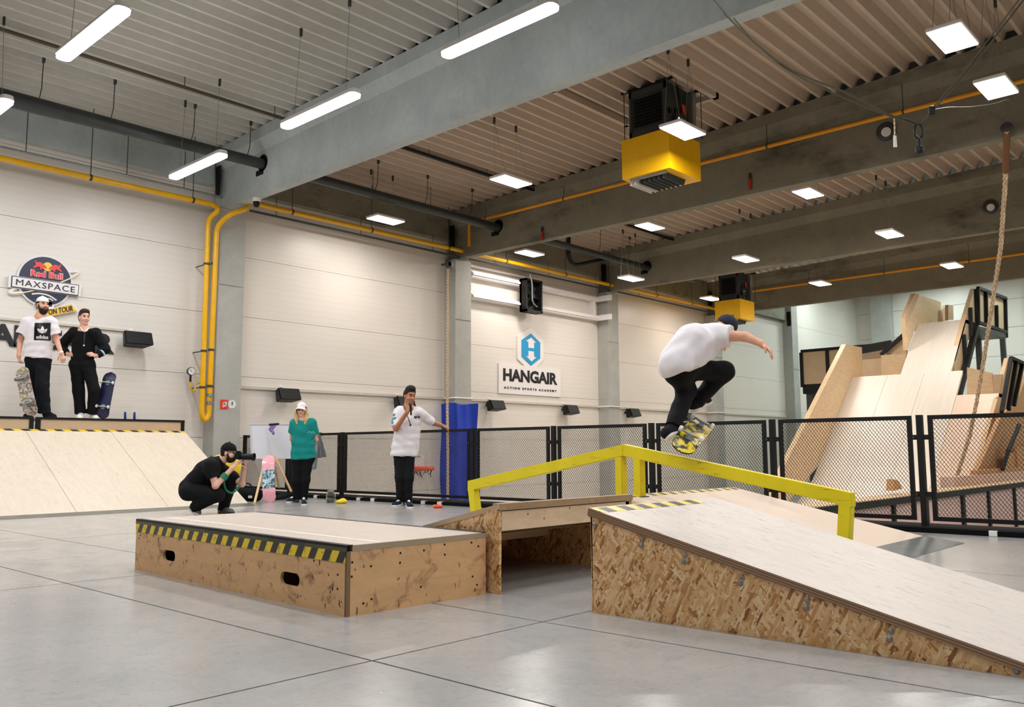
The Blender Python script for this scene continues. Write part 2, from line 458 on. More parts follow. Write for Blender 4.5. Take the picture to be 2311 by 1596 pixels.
# ---- roof girders: web with a wider top flange, notched bearing at the column
ZB = 5.66
def zc(y): return 6.87+.0266*(15.56-y)
def rib_y(y): return .62+round((y-.8215)/.293)*.293+.2015
beamx = [8.53, 14.98, 21.40, 27.90]
for bx in [-4.4, 2.1][:1]+beamx:
    w = .21
    m = MB(); y0, y1 = -14, 15.95
    prof = lambda y: [(bx, ZB), (bx+w, ZB), (bx+w, zc(y)-.42), (bx+w+.11, zc(y)-.22), (bx+w+.11, zc(y)), (bx-.11, zc(y)), (bx-.11, zc(y)-.22), (bx, zc(y)-.42)]
    a = [(x, y0, z) for x, z in prof(y0)]; b = [(x, y1, z) for x, z in prof(y1)]
    m.add(a+b, [tuple(range(8)), tuple(range(15, 7, -1))]+[(i, (i+1) % 8, (i+1) % 8+8, i+8) for i in range(8)])
    m.box((bx-.02, 15.45, ZB-.02), (bx+w+.02, 15.62, ZB))
    bo = struct(m.build('beam', M['beam'] if bx == 8.53 else M['beam_dim_stained']))
    if bx in (8.53, 14.98, 21.4):       # sleeve where the drain pipe passes the web
        t = MB(); t.lathe((bx-.012, 14.2, 6.24), [(.165, 0), (.165, .006), (.13, .006), (.13, 0)], 20, (1, 0, 0)); t.box((bx-.012, 14.17, 6.02), (bx-.004, 14.42, 6.12))
        t.build('pipe_sleeve', M['black'], bo)
# eaves beam along the wall
ed = MB()
for i in range(6):
    x0 = -9 if i == 0 else colx[i]+.6
    x1 = colx[i+1]-.06
    ed = MB().box((x0, 15.78, 6.13), (x1, 15.98, 6.95)); struct(ed.build('beam', M['beam_dim_stained'] if i > 1 else M['beam']))
    MB().box((x1+.03, 15.62, 5.9), (x1+.05, 15.78, 6.5)).build('seal_strip', M['black'], bpy.data.objects[C.objects[-1].name])
# ---- roof: trapezoidal sheets, four ribs to a sheet, lapped
ceil = struct(MB().box((-9.2, -14.1, 8.4), (28.2, 16.1, 8.6)).build('ceiling', M['deck']))  # unseen flat slab added above the sheets to block light
PITCH = .293
def rib_sheet(x0, x1, y0, nrib):
    m = MB(); z = lambda y: zc(y)+.005
    P = []
    for r in range(nrib):
        y = y0+r*PITCH
        P += [(y+.000, .15), (y+.115, .15), (y+.175, 0), (y+.228, 0), (y+.288, .15)]
    P.append((y0+nrib*PITCH-.006, .15)); o = len(m.v)
    for y, dz in P: m.v += [(x0, y, z(y)+dz), (x1, y, z(y)+dz)]
    for i in range(len(P)-1): m.f.append((2*i, 2*i+1, 2*i+3, 2*i+2))
    return m
bays = [(-9, 8.53-.11), (8.53+.32, 14.98-.11), (14.98+.32, 21.40-.11), (21.40+.32, 27.9-.11)]
W4 = PITCH*4
for x0, x1 in bays:
    for k in range(13):
        o = rib_sheet(x0-.1, x1+.1, .62+k*W4, 4).build('roof_sheet', M['deck'] if x0 < 0 else M['deck_dim'], ceil, fix=False)
    rib_sheet(x0-.1, x1+.1, .62-PITCH*48, 48).build('roof_sheet', M['deck'] if x0 < 0 else M['deck_dim'], ceil, fix=False, kind='stuff')
# dark strips standing in for the seam shadow along every second sheet edge
for x0, x1 in bays:
    for k in range(1, 13, 2):
        y = .62+k*W4; MB().box((x0, y-.02, zc(y)+.125), (x1, y+.012, zc(y)+.15)).build('lap_shadow', M['dark2'], ceil)
# roof-light upstands above the heaters
for x0, y0, x1, y1 in ((11.1, 7.3, 13.4, 9.3), (24.0, 9.6, 26.2, 11.8)):
    m = MB(); zz = zc(y0)
    m.box((x0, y0, zz-.09), (x1, y0+.09, zz+.02)); m.box((x0, y1-.09, zz-.09), (x1, y1, zz+.02)); m.box((x0, y0, zz-.09), (x0+.09, y1, zz+.02)); m.box((x1-.09, y0, zz-.09), (x1, y1, zz+.02))
    m.build('opening_frame', M['deck_dim'], ceil)
struct(MB().box((27.9, -16, 10.4), (42.8, 16.1, 10.6)).build('ceiling', M['deck'])).name = 'ceiling_far'


# ================================================================ FIXTURES OF THE HALL
# ---- tube luminaires, bay 1
E_TUBE = emit('tube_light_diffuser', (1, .97, .98), 5.0); E_PANEL = emit('panel_light_diffuser', (1, .97, .96), 5.5)
def tube_light(x, y, label, zt=5.58):
    t = thing('tube_light', label, 'light', (x, y, zt), 'tube lights in the near bay')
    L, W = 1.78, .17
    def ring(w, e, z): # rounded plan outline
        pts = []
        for sx, sy, a0 in ((1, 1, 0), (-1, 1, 90), (-1, -1, 180), (1, -1, 270)):
            for q in range(4):
                a = math.radians(a0+q*30); pts.append((x+sx*(w/2-e)+math.cos(a)*e, y+sy*(L/2-e)+math.sin(a)*e, z))
        return pts
    m = MB(); R = [ring(W, .07, zt+.0), ring(W, .07, zt+.04)]
    n = 16; m.add(R[0]+R[1], [tuple(range(n)), tuple(range(2*n-1, n-1, -1))]+[(i, (i+1) % n, (i+1) % n+n, i+n) for i in range(n)])
    m.build('diffuser', E_TUBE, t)
    m = MB(); R = [ring(W+.02, .075, zt+.04), ring(W-.02, .06, zt+.10)]
    m.add(R[0]+R[1], [tuple(range(n)), tuple(range(2*n-1, n-1, -1))]+[(i, (i+1) % n, (i+1) % n+n, i+n) for i in range(n)])
    m.build('housing', M['white'], t)
    for dy in (-.62, .62):
        yr = rib_y(y+dy); MB().tube([(x, y+dy, zt+.1), (x, yr, zc(yr)-.08)], .004, 5).build('wire', M['zinc'], t)
        MB().box((x-.014, yr-.02, zc(yr)-.12), (x+.014, yr+.02, zc(yr))).build('hook', M['dark2'], t)
    lamp((x, y, zt-.03), W*.8, L*.9, TUBE_W, COOL)
    for dy in (-.55, .55): glow((x, y+dy, zt-.10), 9, COOL)
tube_light(6.9, 6.55, 'long white tube light in front of the grey beam, highest in the photo')
tube_light(6.87, 10.0, 'long white tube light in front of the grey beam, middle of three in line')
tube_light(6.87, 13.5, 'white tube light hanging above the bend of the yellow gas pipe')
tube_light(3.75, 10.0, 'white tube light hanging free under the ribbed roof at top left')
tube_light(3.74, 13.62, 'white tube light cut by the left edge beside the grey drain pipe')

def panel_light(x, y, z, label):
    t = thing('panel_light', label, 'light', (x, y, z), 'square panel lights between the beams')
    a, b = .37, .19
    MB().box((x-a, y-b, z), (x+a, y+b, z+.015)).build('diffuser', E_PANEL, t)
    MB().box((x-a-.012, y-b-.012, z+.012), (x+a+.012, y+b+.012, z+.06)).build('housing', M['white'], t, bevel=.008)
    for dx in (-.3, .3):
        yr = rib_y(y)
        for dy in (-.14, .14): MB().tube([(x+dx, y+dy, z+.06), (x+dx, yr, zc(yr)-.08)], .004, 4).build('wire', M['zinc'], t)
        MB().box((x+dx-.015, yr-.02, zc(yr)-.12), (x+dx+.015, yr+.02, zc(yr))).build('hook', M['dark2'], t)
    lamp((x, y, z-.02), .7, .34, PANEL_W, WARM)
for x, y, z, l in (
    (11.58, 10.64, 5.79, 'panel light hanging alone under the ribs, between the grey beam and the large yellow heater'),
    (11.70, 14.45, 5.79, 'panel light over the yellow wall pipe, right of the camera dome'),
    (11.54, 6.93, 5.79, 'panel light in front of the large yellow heater'),
    (11.12, 2.87, 5.79, 'large bright panel light at the upper right corner, upper of two'),
    (13.10, 2.87, 5.78, 'large bright panel light behind the hanging cable, lower of two'),
    (16.710, 14.714, 5.920, 'panel light just above the yellow wall pipe near the second column'),
    (17.62, 11.58, 6.24, 'panel light under the second beam, between the two yellow heaters'),
    (17.62, 7.56, 6.24, 'panel light under the second beam, right of the large yellow heater')):
    panel_light(x, y, z, l)
for p, l in zip([(19.81,13.679,5.55),(20.454,10.518,5.72),(20.352,6.84,5.72)], ('panel light before the third beam, low beside the drain pipe end', 'panel light before the third beam, middle of its row', 'panel light before the third beam, hanging on a bent cable')):
    panel_light(p[0], p[1], p[2], l)
for p, l in zip([(25.122,14.214,5.72),(25.09,10.515,5.72),(25.112,6.864,5.72)], ('panel light left of the small yellow heater', 'panel light in front of the orange pipe, right of the small yellow heater', 'panel light in front of the farthest beam, beside the climbing rope')):
    panel_light(p[0], p[1], p[2], l)

# ---- yellow gas pipes
gp = thing('gas_pipe', 'yellow gas pipe along the left wall dropping to a U bend by the first column', 'pipe', (8.3, 15.6, 1.5))
Yp = 15.45
path = [(-3, Yp, 5.62), (8.25, Yp, 5.62), (8.25, Yp-.18, 5.48), (8.19, Yp+.12, 5.36), (8.19, Yp+.12, 1.52), (8.263, Yp+.12, 1.40), (8.335, Yp+.12, 1.52), (8.335, Yp+.05, 5.22), (8.42, Yp-.32, 5.42), (8.80, Yp-.30, 5.60), (8.86, Yp-.05, 5.86), (9.3, Yp, 5.83), (28.5, Yp, 5.83)]
MB().tube(round_path(path, .16), .052, 12).build('pipe', M['yellow_pipe'], gp, smooth=True)
for z in (4.45, 2.75, 2.05):
    m = MB(); m.lathe((8.19, Yp+.12, z), [(.062, -.02), (.062, .02)], 12); m.lathe((8.335, Yp+.1, z+.03), [(.062, -.02), (.062, .02)], 12); m.tube([(8.19, Yp+.12, z), (8.19, Yp+.54, z)], .012, 6); m.tube([(8.335, Yp+.1, z+.03), (8.46, Yp+.3, z+.03)], .012, 6)
    m.build('clamp', M['dark2'], gp, smooth=True)
m = MB(); m.lathe((8.335, Yp+.12, 1.82), [(.05, -.1), (.07, -.09), (.07, -.03), (.045, -.02), (.045, .05), (.065, .06), (.065, .12)], 10); m.tube([(8.335, Yp+.05, 1.86), (8.335-.08, Yp-.05, 1.9)], .012, 6); m.build('valve', M['zinc'], gp, smooth=True)
for x in (3.6, 5.9, 7.8, 10.0, 12.1, 14.5, 16.6, 19.1, 21.2, 23.8, 26):
    zz = 5.62 if x < 8.2 else 5.83
    MB().tube([(x, Yp, zz), (x, Yp, zc(Yp)+.1)], .008, 5).build('hanger_rod', M['dark2'], gp)
    MB().lathe((x-.02, Yp, zz), [(.06, 0), (.06, .04)], 12, (1, 0, 0)).build('clamp', M['dark2'], gp)
# pressure gauge on its small yellow siphon
gg = thing('pressure_gauge', 'round white pressure gauge on a small yellow siphon beside the gas pipe', 'gauge', (8.1,15.9,2.37))
c = (8.059,15.82,2.362)
MB().lathe(c, [(.075, 0), (.08, -.01), (.08, -.05), (.072, -.055)], 20, (0, 1, 0)).build('case', M['dark2'], gg, smooth=True)
MB().lathe((c[0], c[1]-.056, c[2]), [(.068, 0), (.068, -.004)], 20, (0, 1, 0)).build('dial', M['white'], gg)
MB().bar((c[0], c[1]-.064, c[2]), (c[0]-.04, c[1]-.064, c[2]+.03), .008, .004, (0, 1, 0)).build('needle', M['black'], gg)
MB().tube([(c[0], c[1]-.02, c[2]-.07), (c[0], c[1]-.02, c[2]-.2)], .02, 8).build('valve', M['black'], gg)
MB().tube(smooth_path([(c[0], c[1]-.02, c[2]-.2), (c[0], c[1]-.02, c[2]-.3), (c[0]+.06, c[1]-.02, c[2]-.37), (c[0]+.11, c[1]-.02, c[2]-.3), (c[0]+.14, c[1]-.03, c[2]-.22), (c[0]+.27, 15.57, c[2]-.22)]), .015, 8).build('siphon_tube', M['yellow_pipe'], gg, smooth=True)

def beam_pipe(bx, zz, y0, y1, label, drop):
    t = thing('gas_pipe', label, 'pipe', (bx-.16, y1, zz)); m = MB(); x = bx-.17
    m.tube(round_path([(x, y0, zz), (x, y1, zz)]+([(x, y1, 5.86)] if drop else []), .1), .036, 10); m.build('pipe', plain('orange_yellow_pipe_paint', (240, 160, 20), .35), t, smooth=True)
    for y in np.arange(max(y0, 2.2), y1-.2, 2.45):
        MB().tube([(x, y, zz), (x, y, zc(y)-.23)], .007, 5).build('hanger_rod', M['dark2'], t)
        MB().lathe((x, y-.015, zz), [(.045, 0), (.045, .03)], 10, (0, 1, 0)).build('clamp', M['dark2'], t)
beam_pipe(14.98, 6.441, -2, 15.033, 'orange gas pipe running in front of the second beam behind the large heater', True)
beam_pipe(27.90, 6.307, -2, 14.17, 'thin orange gas pipe running in front of the farthest beam', False)

# ---- grey drain pipe through the beams
dp = thing('drain_pipe', 'thick dark grey drain pipe running through the beams under the roof', 'pipe', (8.3, 14.2, 6.2))
MB().tube([(-3, 14.2, 6.17), (4.6, 14.2, 6.18), (5.3, 14.2, 6.19), (6.5, 14.2, 6.2), (8.6, 14.2, 6.22)], [.13, .13, .12, .105, .1], 14).build('pipe', M['dark2'], dp, smooth=True)
MB().tube([(8.6, 14.2, 6.22), (15.15, 14.2, 6.2), (21.6, 14.15, 6.18), (24, 14.15, 6.18)], [.1, .1, .085, .085], 14).build('pipe', M['dark2'], dp, smooth=True)
for x in (3.4, 4.6, 5.7, 7.1, 8.2, 9.9, 11.2, 12.6, 14, 16.2, 17.6, 19, 20.4):
    MB().tube([(x, 14.2, 6.3), (x, 14.12, 6.45), (x, 14.1, zc(14)+.08)], .008, 5).build('hanger_rod', M['dark2'], dp)
    MB().box((x-.015, 14.07, zc(14)-.05), (x+.015, 14.13, zc(14)+.13)).build('hook', M['dark2'], dp)
# cable bundles under the roof
for k, (x0, x1, y, z, r, lb) in enumerate(((-3, 8.5, 13.3, 6.82, .03, 'thin dark pipe under the roof of the near bay above the thick drain pipe'), (8.9, 14.9, 12.95, 6.86, .035, 'pair of dark cable pipes close under the ribs before the second beam'), (8.9, 14.9, 14.78, 6.45, .03, 'bundle of dark cables hung above the drain pipe in the second bay'), (15.3, 21.3, 13.2, 6.86, .035, 'dark cable pipe under the ribs of the third bay'))):
    t = thing('cable_pipe', lb, 'pipe', (x0, y, z)); MB().tube([(x0, y, z), (x1, y, z)], r, 8).build('pipe', M['dark'] if k else plain('brown_pipe', (82, 74, 58), .5), t)
    if k: MB().tube([(x0, y+.09, z+.02), (x1, y+.09, z+.02)], r*.7, 8).build('pipe', M['dark'], t)
    if k == 2: MB().tube([(x0, y+.17, z+.03), (x1, y+.17, z+.03)], r*.6, 8).build('pipe', M['dark'], t)
    for x in np.arange(x0+1, x1, 1.7):
        MB().tube([(x, y, z), (x, y, zc(y)+.1)], .007, 5).build('hanger_rod', M['dark2'], t)
hz = [(17.822,14.3,6.195),(17.836,14.3,5.956),(18.099,14.3,5.792),(18.93,14.3,6.009),(19.551,14.3,6.171)]
t = thing('flexible_hose', 'black flexible hose looping under the drain pipe near the third column', 'hose', hz[0])
MB().tube(smooth_path([(hz[0][0], hz[0][1], 6.84)]+list(hz)), .06, 8).build('hose', M['black'], t, smooth=True)

# ---- zinc conduit beneath the wall pipe and the white conduit lower down
t = thing('conduit_pipe', 'thin zinc conduit running just above the yellow wall pipe, left of the first column', 'pipe', (3, 15.55, 5.9))
MB().tube([(-3, 15.62, 5.86), (8.5, 15.62, 5.86)], .022, 8).build('pipe', M['zinc'], t, smooth=True)
for x in (4.9, 6.6, 7.7): MB().tube([(x, 15.62, 5.86), (x, 15.62, 6.6)], .008, 5).build('hanger_rod', M['dark2'], t)
t = thing('conduit_pipe', 'dark conduit running just below the yellow wall pipe, right of the first column', 'pipe', (12, 15.5, 5.73))
MB().tube([(9.1, 15.58, 5.70), (28, 15.58, 5.70)], .026, 8).build('pipe', M['dark2'], t, smooth=True)
for x in (9.7, 11.9, 14.1, 16.3, 18.5, 20.7, 23): MB().tube([(x, 15.58, 5.70), (x, 15.58, 6.13)], .007, 5).build('hanger_rod', M['dark2'], t)
t = thing('cable_duct', 'pale cable duct running along the wall above the black speakers', 'duct', (12, 15.97, 2.1))
ZD = 2.124
M['duct'] = plain('cream_cable_duct', (204, 196, 182), .5)
t2 = thing('cable_duct', 'thin pale cable duct on the left wall behind the two men, ending at a speaker', 'duct', (4, 15.97, 2.8))
ZL = 3.054
MB().box((-3, 15.955, ZL-.02), (7.005, 15.998, ZL+.02)).build('duct', M['duct'], t2)
for x0, x1 in ((9.04, 14.86), (15.46, 21.28), (21.88, 27.7), (28.3, 34.1)): MB().box((x0, 15.94, ZD-.028), (x1, 15.998, ZD+.028)).build('duct', M['duct'], t)
for x in colx[3:6]:
    MB().tube(round_path([(x-.05, 15.95, ZD), (x-.05, 15.57, ZD), (x+.61, 15.57, ZD), (x+.61, 15.95, ZD)], .04), .02, 8).build('conduit', M['white'], t, smooth=True)

# ---- wall speakers
def speaker(px, label, Ys=15.72):
    x, y, z = px; t = thing('wall_speaker', label, 'speaker', (x, 15.99, z), 'black speakers along the wall')
    w, h = .26, .14
    # horn shaped cabinet, tipped down
    front = [(x-w, Ys-.16, z-.10), (x+w, Ys-.16, z-.10), (x+w, Ys-.06, z+.14), (x-w, Ys-.06, z+.14)]
    back = [(x-w*.72, Ys+.12, z-.15), (x+w*.72, Ys+.12, z-.15), (x+w*.72, Ys+.16, z+.1), (x-w*.72, Ys+.16, z+.1)]
    m = MB(); m.add(front+back, [(0, 1, 2, 3), (7, 6, 5, 4), (0, 4, 5, 1), (1, 5, 6, 2), (2, 6, 7, 3), (3, 7, 4, 0)]); cab = m.build('cabinet', M['black'], t, bevel=.012)
    m = MB(); s = .93
    g0 = [(x+(p[0]-x)*s, p[1]-.005, z+.02+(p[2]-z-.02)*s) for p in front]; m.prism(g0, (0, -.006, -.002)); m.build('grille', M['dark'], cab)
    MB().bar((x-.05, Ys+.14, z), (x-.05, 15.99, z+.02), .05, .06).build('bracket', M['black'], t)
    MB().lathe((x, 15.995, z+.17), [(.05, 0), (.05, -.04), (.03, -.05)], 12, (0, 1, 0)).build('socket', M['white'], t)
    MB().tube(smooth_path([(x, 15.95, z+.17), (x-.06, 15.88, z+.13), (x-.08, 15.9, z+.06)]), .012, 6).build('cable', M['black'], t)
for px, l in (((6.953,15.7,2.878), 'black wall speaker right of the two men on the platform'), ((10.158,15.7,1.995), 'black wall speaker above the whiteboard and the woman'), ((13.326,15.7,1.955), 'black wall speaker half hidden behind the man with the microphone'),
              ((16.452,15.7,1.99), 'black wall speaker under the left end of the white sign board'), ((19.576,15.7,1.97), 'black wall speaker left of the third column'), ((22.708,15.7,1.969), 'black wall speaker right of the third column'), ((25.947,15.7,1.924), 'black wall speaker behind the ankles of the jumping skater')):
    speaker(px, l)

# ---- security camera dome
c = (8.64,14.571,5.585)
t = thing('security_camera', 'white and black security camera dome under the first beam', 'camera', c)
MB().lathe(c, [(.0, .09), (.075, .085), (.08, .02), (.07, 0)], 18).build('mount', M['white'], t, smooth=True)
MB().lathe(c, [(.066, 0), (.062, -.06), (.04, -.1), (.01, -.11)], 18).build('dome', M['black'], t, smooth=True)
MB().tube([(c[0], c[1], c[2]+.08), (c[0], c[1], ZB+.02)], .02, 8).build('stem', M['white'], t)

# ---- fan and white rails between the second and third column
t = thing('door_rail_frame', 'white sectional door rails with a vertical divider under the wall pipe', 'frame', (18.139,15.9,5.238))
r1 = [(15.67,15.85,5.399),(20.95,15.85,5.313)]; r2 = [(15.67,15.85,4.813),(20.935,15.85,4.752)]
for a, b in ((r1[0], r1[1]), (r2[0], r2[1])):
    m = MB(); m.box((a[0], 15.78, a[2]-.07), (b[0]+.1, 15.995, a[2]+.07)); m.box((a[0], 15.74, a[2]-.03), (b[0]+.1, 15.8, a[2]+.03)); m.build('rail', M['white'], t)
    MB().box((b[0]+.1, 15.3, a[2]-.08), (b[0]+.18, 15.95, a[2]+.08)).build('rail_end', M['white'], t)
for px in (1185, 1338): 
    x = r1[0][0]+(r1[1][0]-r1[0][0])*(px-1062)/(278) if px > 1300 else 17.765
    MB().box((x-.06, 15.8, r2[0][2]), (x+.06, 15.995, r1[0][2])).build('upright', M['white'], t)
c0 = (17.829,15.58,5.057)
t = thing('wall_fan', 'square black wall fan between the white door rails', 'fan', c0)
w = .34
m = MB(); x, y, z = c0
for a, b in (((x-w, y-.05, z-.46), (x+w, y+.2, z-.40)), ((x-w, y-.05, z+.40), (x+w, y+.2, z+.46)), ((x-w, y-.05, z-.46), (x-w+.05, y+.2, z+.46)), ((x+w-.05, y-.05, z-.46), (x+w, y+.2, z+.46)), ((x-w, y+.12, z-.46), (x+w, y+.2, z+.46))): m.box(a, b)
m.build('housing', M['black'], t)
m = MB(); m.lathe((x, y, z), [(.07, -.02), (.07, .1)], 14, (0, 1, 0))
for k in range(5):
    a = 2*PI*k/5; d = V((math.cos(a), 0, math.sin(a))); e = V((-math.sin(a), .35, math.cos(a)))
    m.prism([V((x, y+.05, z))+d*.05+e*.03, V((x, y+.05, z))+d*.27+e*.1, V((x, y+.05, z))+d*.27-e*.08, V((x, y+.05, z))+d*.05-e*.03], (0, .01, 0))
m.build('rotor', M['dark'], t)
MB().tube(smooth_path([(x-.15, y-.02, z+.6), (x-.13, y-.08, z+.3), (x-.12, y-.08, z-.15), (x+.02, y-.1, z-.3), (x+.12, y-.04, z-.28)]), .02, 8).build('cable', M['zinc'], t, smooth=True)

# ---- unit heaters
def heater(x, y, z0, z1, w, l, label, grp):
    t = thing('unit_heater', label, 'heater', (x+w/2, y+l/2, z0))
    m = MB(); m.box((x, y, z0), (x+w, y+.02, z1)); m.box((x, y+l-.02, z0), (x+w, y+l, z1)); m.box((x, y+.02, z0), (x+.02, y+l-.02, z1)); m.box((x+w-.02, y+.02, z0), (x+w, y+l-.02, z1)); m.box((x+.02, y+.02, z1-.02), (x+w-.02, y+l-.02, z1))
    m.box((x+.02, y+.02, z0), (x+w-.02, y+.16, z0+.02)); m.box((x+.02, y+l-.16, z0), (x+w-.02, y+l-.02, z0+.02)); m.box((x+.02, y+.16, z0), (x+.1, y+l-.16, z0+.02)); m.box((x+w-.22, y+.16, z0), (x+w-.02, y+l-.16, z0+.02))
    ob = m.build('outlet_box', M['yellow'], t)
    MB().box((x+.06, y+.12, z0-.045), (x+.1, y+l-.12, z0)).build('louvre_rail', M['zinc'], ob)
    for k in range(8):
        yy = y+.16+(l-.3)*k/7
        MB().prism([(x+.1, yy, z0+.01), (x+.1, yy+.012, z0+.01), (x+.1, yy+.055, z0-.1), (x+.1, yy+.043, z0-.1)], (w-.34, 0, 0)).build('louvre', M['dark2'] if k < 6 else M['white'], ob)
    a, b = x+.1, y+.1; h = z1+.88; ww, ll = w-.2, l-.2
    m = MB()
    for p, q in (((a, b), (a+.05, b+.05)), ((a+ww-.05, b), (a+ww, b+.05)), ((a, b+ll-.05), (a+.05, b+ll)), ((a+ww-.05, b+ll-.05), (a+ww, b+ll))): m.box((p[0], p[1], z1), (q[0], q[1], h))
    m.box((a, b, z1+.02), (a+ww, b+ll, z1+.14)); m.box((a, b, h-.12), (a+ww, b+ll, h)); m.box((a+.02, b+.02, z1+.1), (a+ww-.02, b+ll-.02, h-.05)); cs = m.build('casing', M['dark2'], t)
    for k in range(9):
        zz = z1+.2+k*.058
        MB().prism([(a-.005, b+.1, zz), (a-.005, b+ll-.1, zz), (a+.02, b+ll-.1, zz+.05), (a+.02, b+.1, zz+.05)], (-.01, 0, 0)).build('fin', M['black'], cs)
    for dx in (.12, .34, .52):
        MB().lathe((a+dx*ww/.8, b-.01, z1+.35+dx*.3), [(.05, 0), (.05, .05)], 10, (0, 1, 0)).build('fitting', M['black'], t)
    MB().box((a+ww*.62, b-.02, z1+.42), (a+ww*.72, b+.02, z1+.6)).build('warning_tag', M['orange'], t)
    MB().tube(smooth_path([(a+ww*.4, b-.03, h), (a+ww*.45, b-.06, z1+.5), (a+ww*.7, b-.05, z1+.3), (a+ww*.62, b-.03, z1+.12)]), .012, 6).build('cable', M['dark'], t)
    MB().box((a+ww*.28, b-.06, z1+.16), (a+ww*.62, b, z1+.34)).build('control_box', M['dark2'], t)
    MB().lathe((a+ww*.36, b-.062, z1+.28), [(.018, 0), (.018, -.006)], 8, (0, 1, 0)).build('pilot_lamp', emit('green_pilot_lamp', (.3, 1, .5), 2.0), t)
    MB().box((a+ww*.86, b-.1, z1+.02), (a+ww, b+.08, h)).build('flue_casing', M['zinc'], t)
    for xx in (a, a+ww):
        MB().bar((xx, b-.25, h+.02), (xx, b+ll+.15, h+.02), .045, .045).build('hanging_bar', M['dark'], t)
        for yy in (b-.2, b+ll+.1): MB().tube([(xx, yy, z1), (xx, yy, zc(yy)+.1)], .008, 5).build('hanger_rod', M['dark2'], t)
heater(12.1, 7.533, 5.482, 6.177, 1.004, 0.961, 'large yellow unit heater with a dark fan casing hanging before the second beam', None)
heater(24.4, 12.796, 4.857, 5.475, 0.934, 0.876, 'small distant yellow unit heater hanging above the skater before the farthest beam', None)

# ---- blue pad, notices and climbing rope at the columns
x2 = colx[3]
def pad_pt(u, v):
    z = -.45+(1.98+.45)*v; a = u*4
    if a < 1: x, y = x2-.07, 16-.5*a
    elif a < 3: x, y = x2-.07+.74*(a-1)/2, 15.5
    else: x, y = x2+.67, 15.5+.5*(a-3)
    k = .03*math.sin(7*v+9*u)+.02*math.sin(23*u+3*v)
    return V((x-k*(a < 1)-.04*(1-abs(2*v-1))*(a < 1), y-k*(1 <= a <= 3), z+.02*math.sin(11*u)*(v > .95)))
o = MB().shell(pad_pt, 24, 16, (.02, .03, 0)).build('column_pad', M['blue'], None, smooth=True); own_origin(o, (x2+.3, 15.6, -.45))
tag(o, 'blue vinyl crash pad wrapped round the second column', 'pad')
def rope_thing(name, pts, r, label, mat, knots=()):
    t = thing(name, label, 'rope', pts[-1]); P = smooth_path(pts, 10)
    for s in range(3):   # three laid strands
        q = []; acc = 0
        for i, p in enumerate(P):
            if i: acc += (P[i]-P[i-1]).length
            tt = (P[min(i+1, len(P)-1)]-P[max(0, i-1)]).normalized(); u = tt.cross(V((.3, .9, .2))).normalized(); w = tt.cross(u)
            a = acc/(r*1.6)+s*2*PI/3; q.append(p+(u*math.cos(a)+w*math.sin(a))*r*.5)
        MB().tube(q, r*.62, 6).build('strand', mat, t, smooth=True)
    return t
ra = [(14.395,15.35,5.272),(14.388,15.35,3.579),(14.38,15.35,2.066),(14.4,15.35,0.895),(14.405,15.35,-0.326)]
def dense(pts, n): 
    out = []
    for a, b in zip(pts[:-1], pts[1:]):
        for k in range(n): out.append(tuple(V(a).lerp(V(b), k/n)))
    return out+[pts[-1]]
t = rope_thing('climbing_rope', dense(ra, 4), .032, 'pale climbing rope hanging in front of the blue padded column', M['rope'])
c = (14.441,15.4,5.397)
MB().lathe(c, [(.11, 0), (.12, .02), (.12, .06), (.06, .07), (.06, 0)], 14, (0, -1, 0)).build('shackle', M['dark2'], t)
MB().bar((c[0], c[1], c[2]), (c[0], 15.62, c[2]+.02), .05, .05).build('bracket', M['dark2'], t)
# thick rope at the right, tied off sideways to the ramp
rb = [(14.7,3.12,5.648),(15.623,3.395,5.072),(16.678,3.759,4.277),(17.249,4.012,3.764),(18.387,4.542,2.609),(19.085,4.903,1.799),(19.66,5.238,1.058),(20.256,5.73,0.125)]
t = rope_thing('climbing_rope', dense(rb, 6), .036, 'thick climbing rope hanging from the second beam at right, pulled aside behind the fence', M['rope'])
c = (14.78,3.127,5.743)
MB().lathe((c[0]-.03, c[1], c[2]), [(.06, -.02), (.09, -.02), (.09, .02), (.06, .02)], 14, (1, 0, 0)).build('ring', M['dark2'], t)
MB().bar((c[0], c[1], c[2]+.04), (15.0, c[1], c[2]+.06), .06, .04).build('bracket', M['dark2'], t)
MB().tube([tuple(rb[0]), tuple(V(rb[0]).lerp(V(rb[1]), .72))], .05, 8).build('wrapping', plain('brown_leather_wrap', (112, 74, 40), .7), t, smooth=True)

# ---- pulley cables with carabiner at the upper right
t = thing('hanging_cable', 'pair of steel cables meeting at a carabiner below the bright panel lights', 'cable', (9.768,2.923,4.298))
ca = [(7.303,4.095,5.353),(7.559,4,5.14),(8.005,3.851,4.899),(8.41,3.664,4.714),(8.882,3.394,4.589),(9.317,3.167,4.445),(9.572,3.049,4.386),(9.751,2.933,4.356)]
cb = [(7.649,3.976,5.143),(8.051,3.874,4.913),(8.379,3.698,4.714),(8.854,3.432,4.543),(9.32,3.169,4.416),(9.745,2.941,4.342)]
cc = [(9.281,1.665,5.232),(9.515,2.045,4.984),(9.651,2.385,4.726),(9.758,2.761,4.452),(9.774,2.909,4.351)]
cd = [(9.246,1.702,5.233),(9.485,2.078,4.985),(9.626,2.413,4.727),(9.75,2.767,4.471)]
ce = [(9.754,2.764,4.456),(9.869,2.635,4.484),(9.956,2.396,4.453),(10.066,2.123,4.483),(10.127,1.876,4.677)]
ca = [(5.1, 4.97, 7.1)]+ca; cc = [(8.75, .80, 5.80)]+cc; cd = [(8.75, .88, 5.80)]+cd; ce = ce+[(11.0, .6, 7.25)]
for P, r in ((ca, .010), (cb, .007), (cc, .010), (cd, .008), (ce, .007)): MB().tube(smooth_path(P), r, 6).build('cable', plain('grey_steel_cable', (84, 82, 66), .5, .3), t, smooth=True)
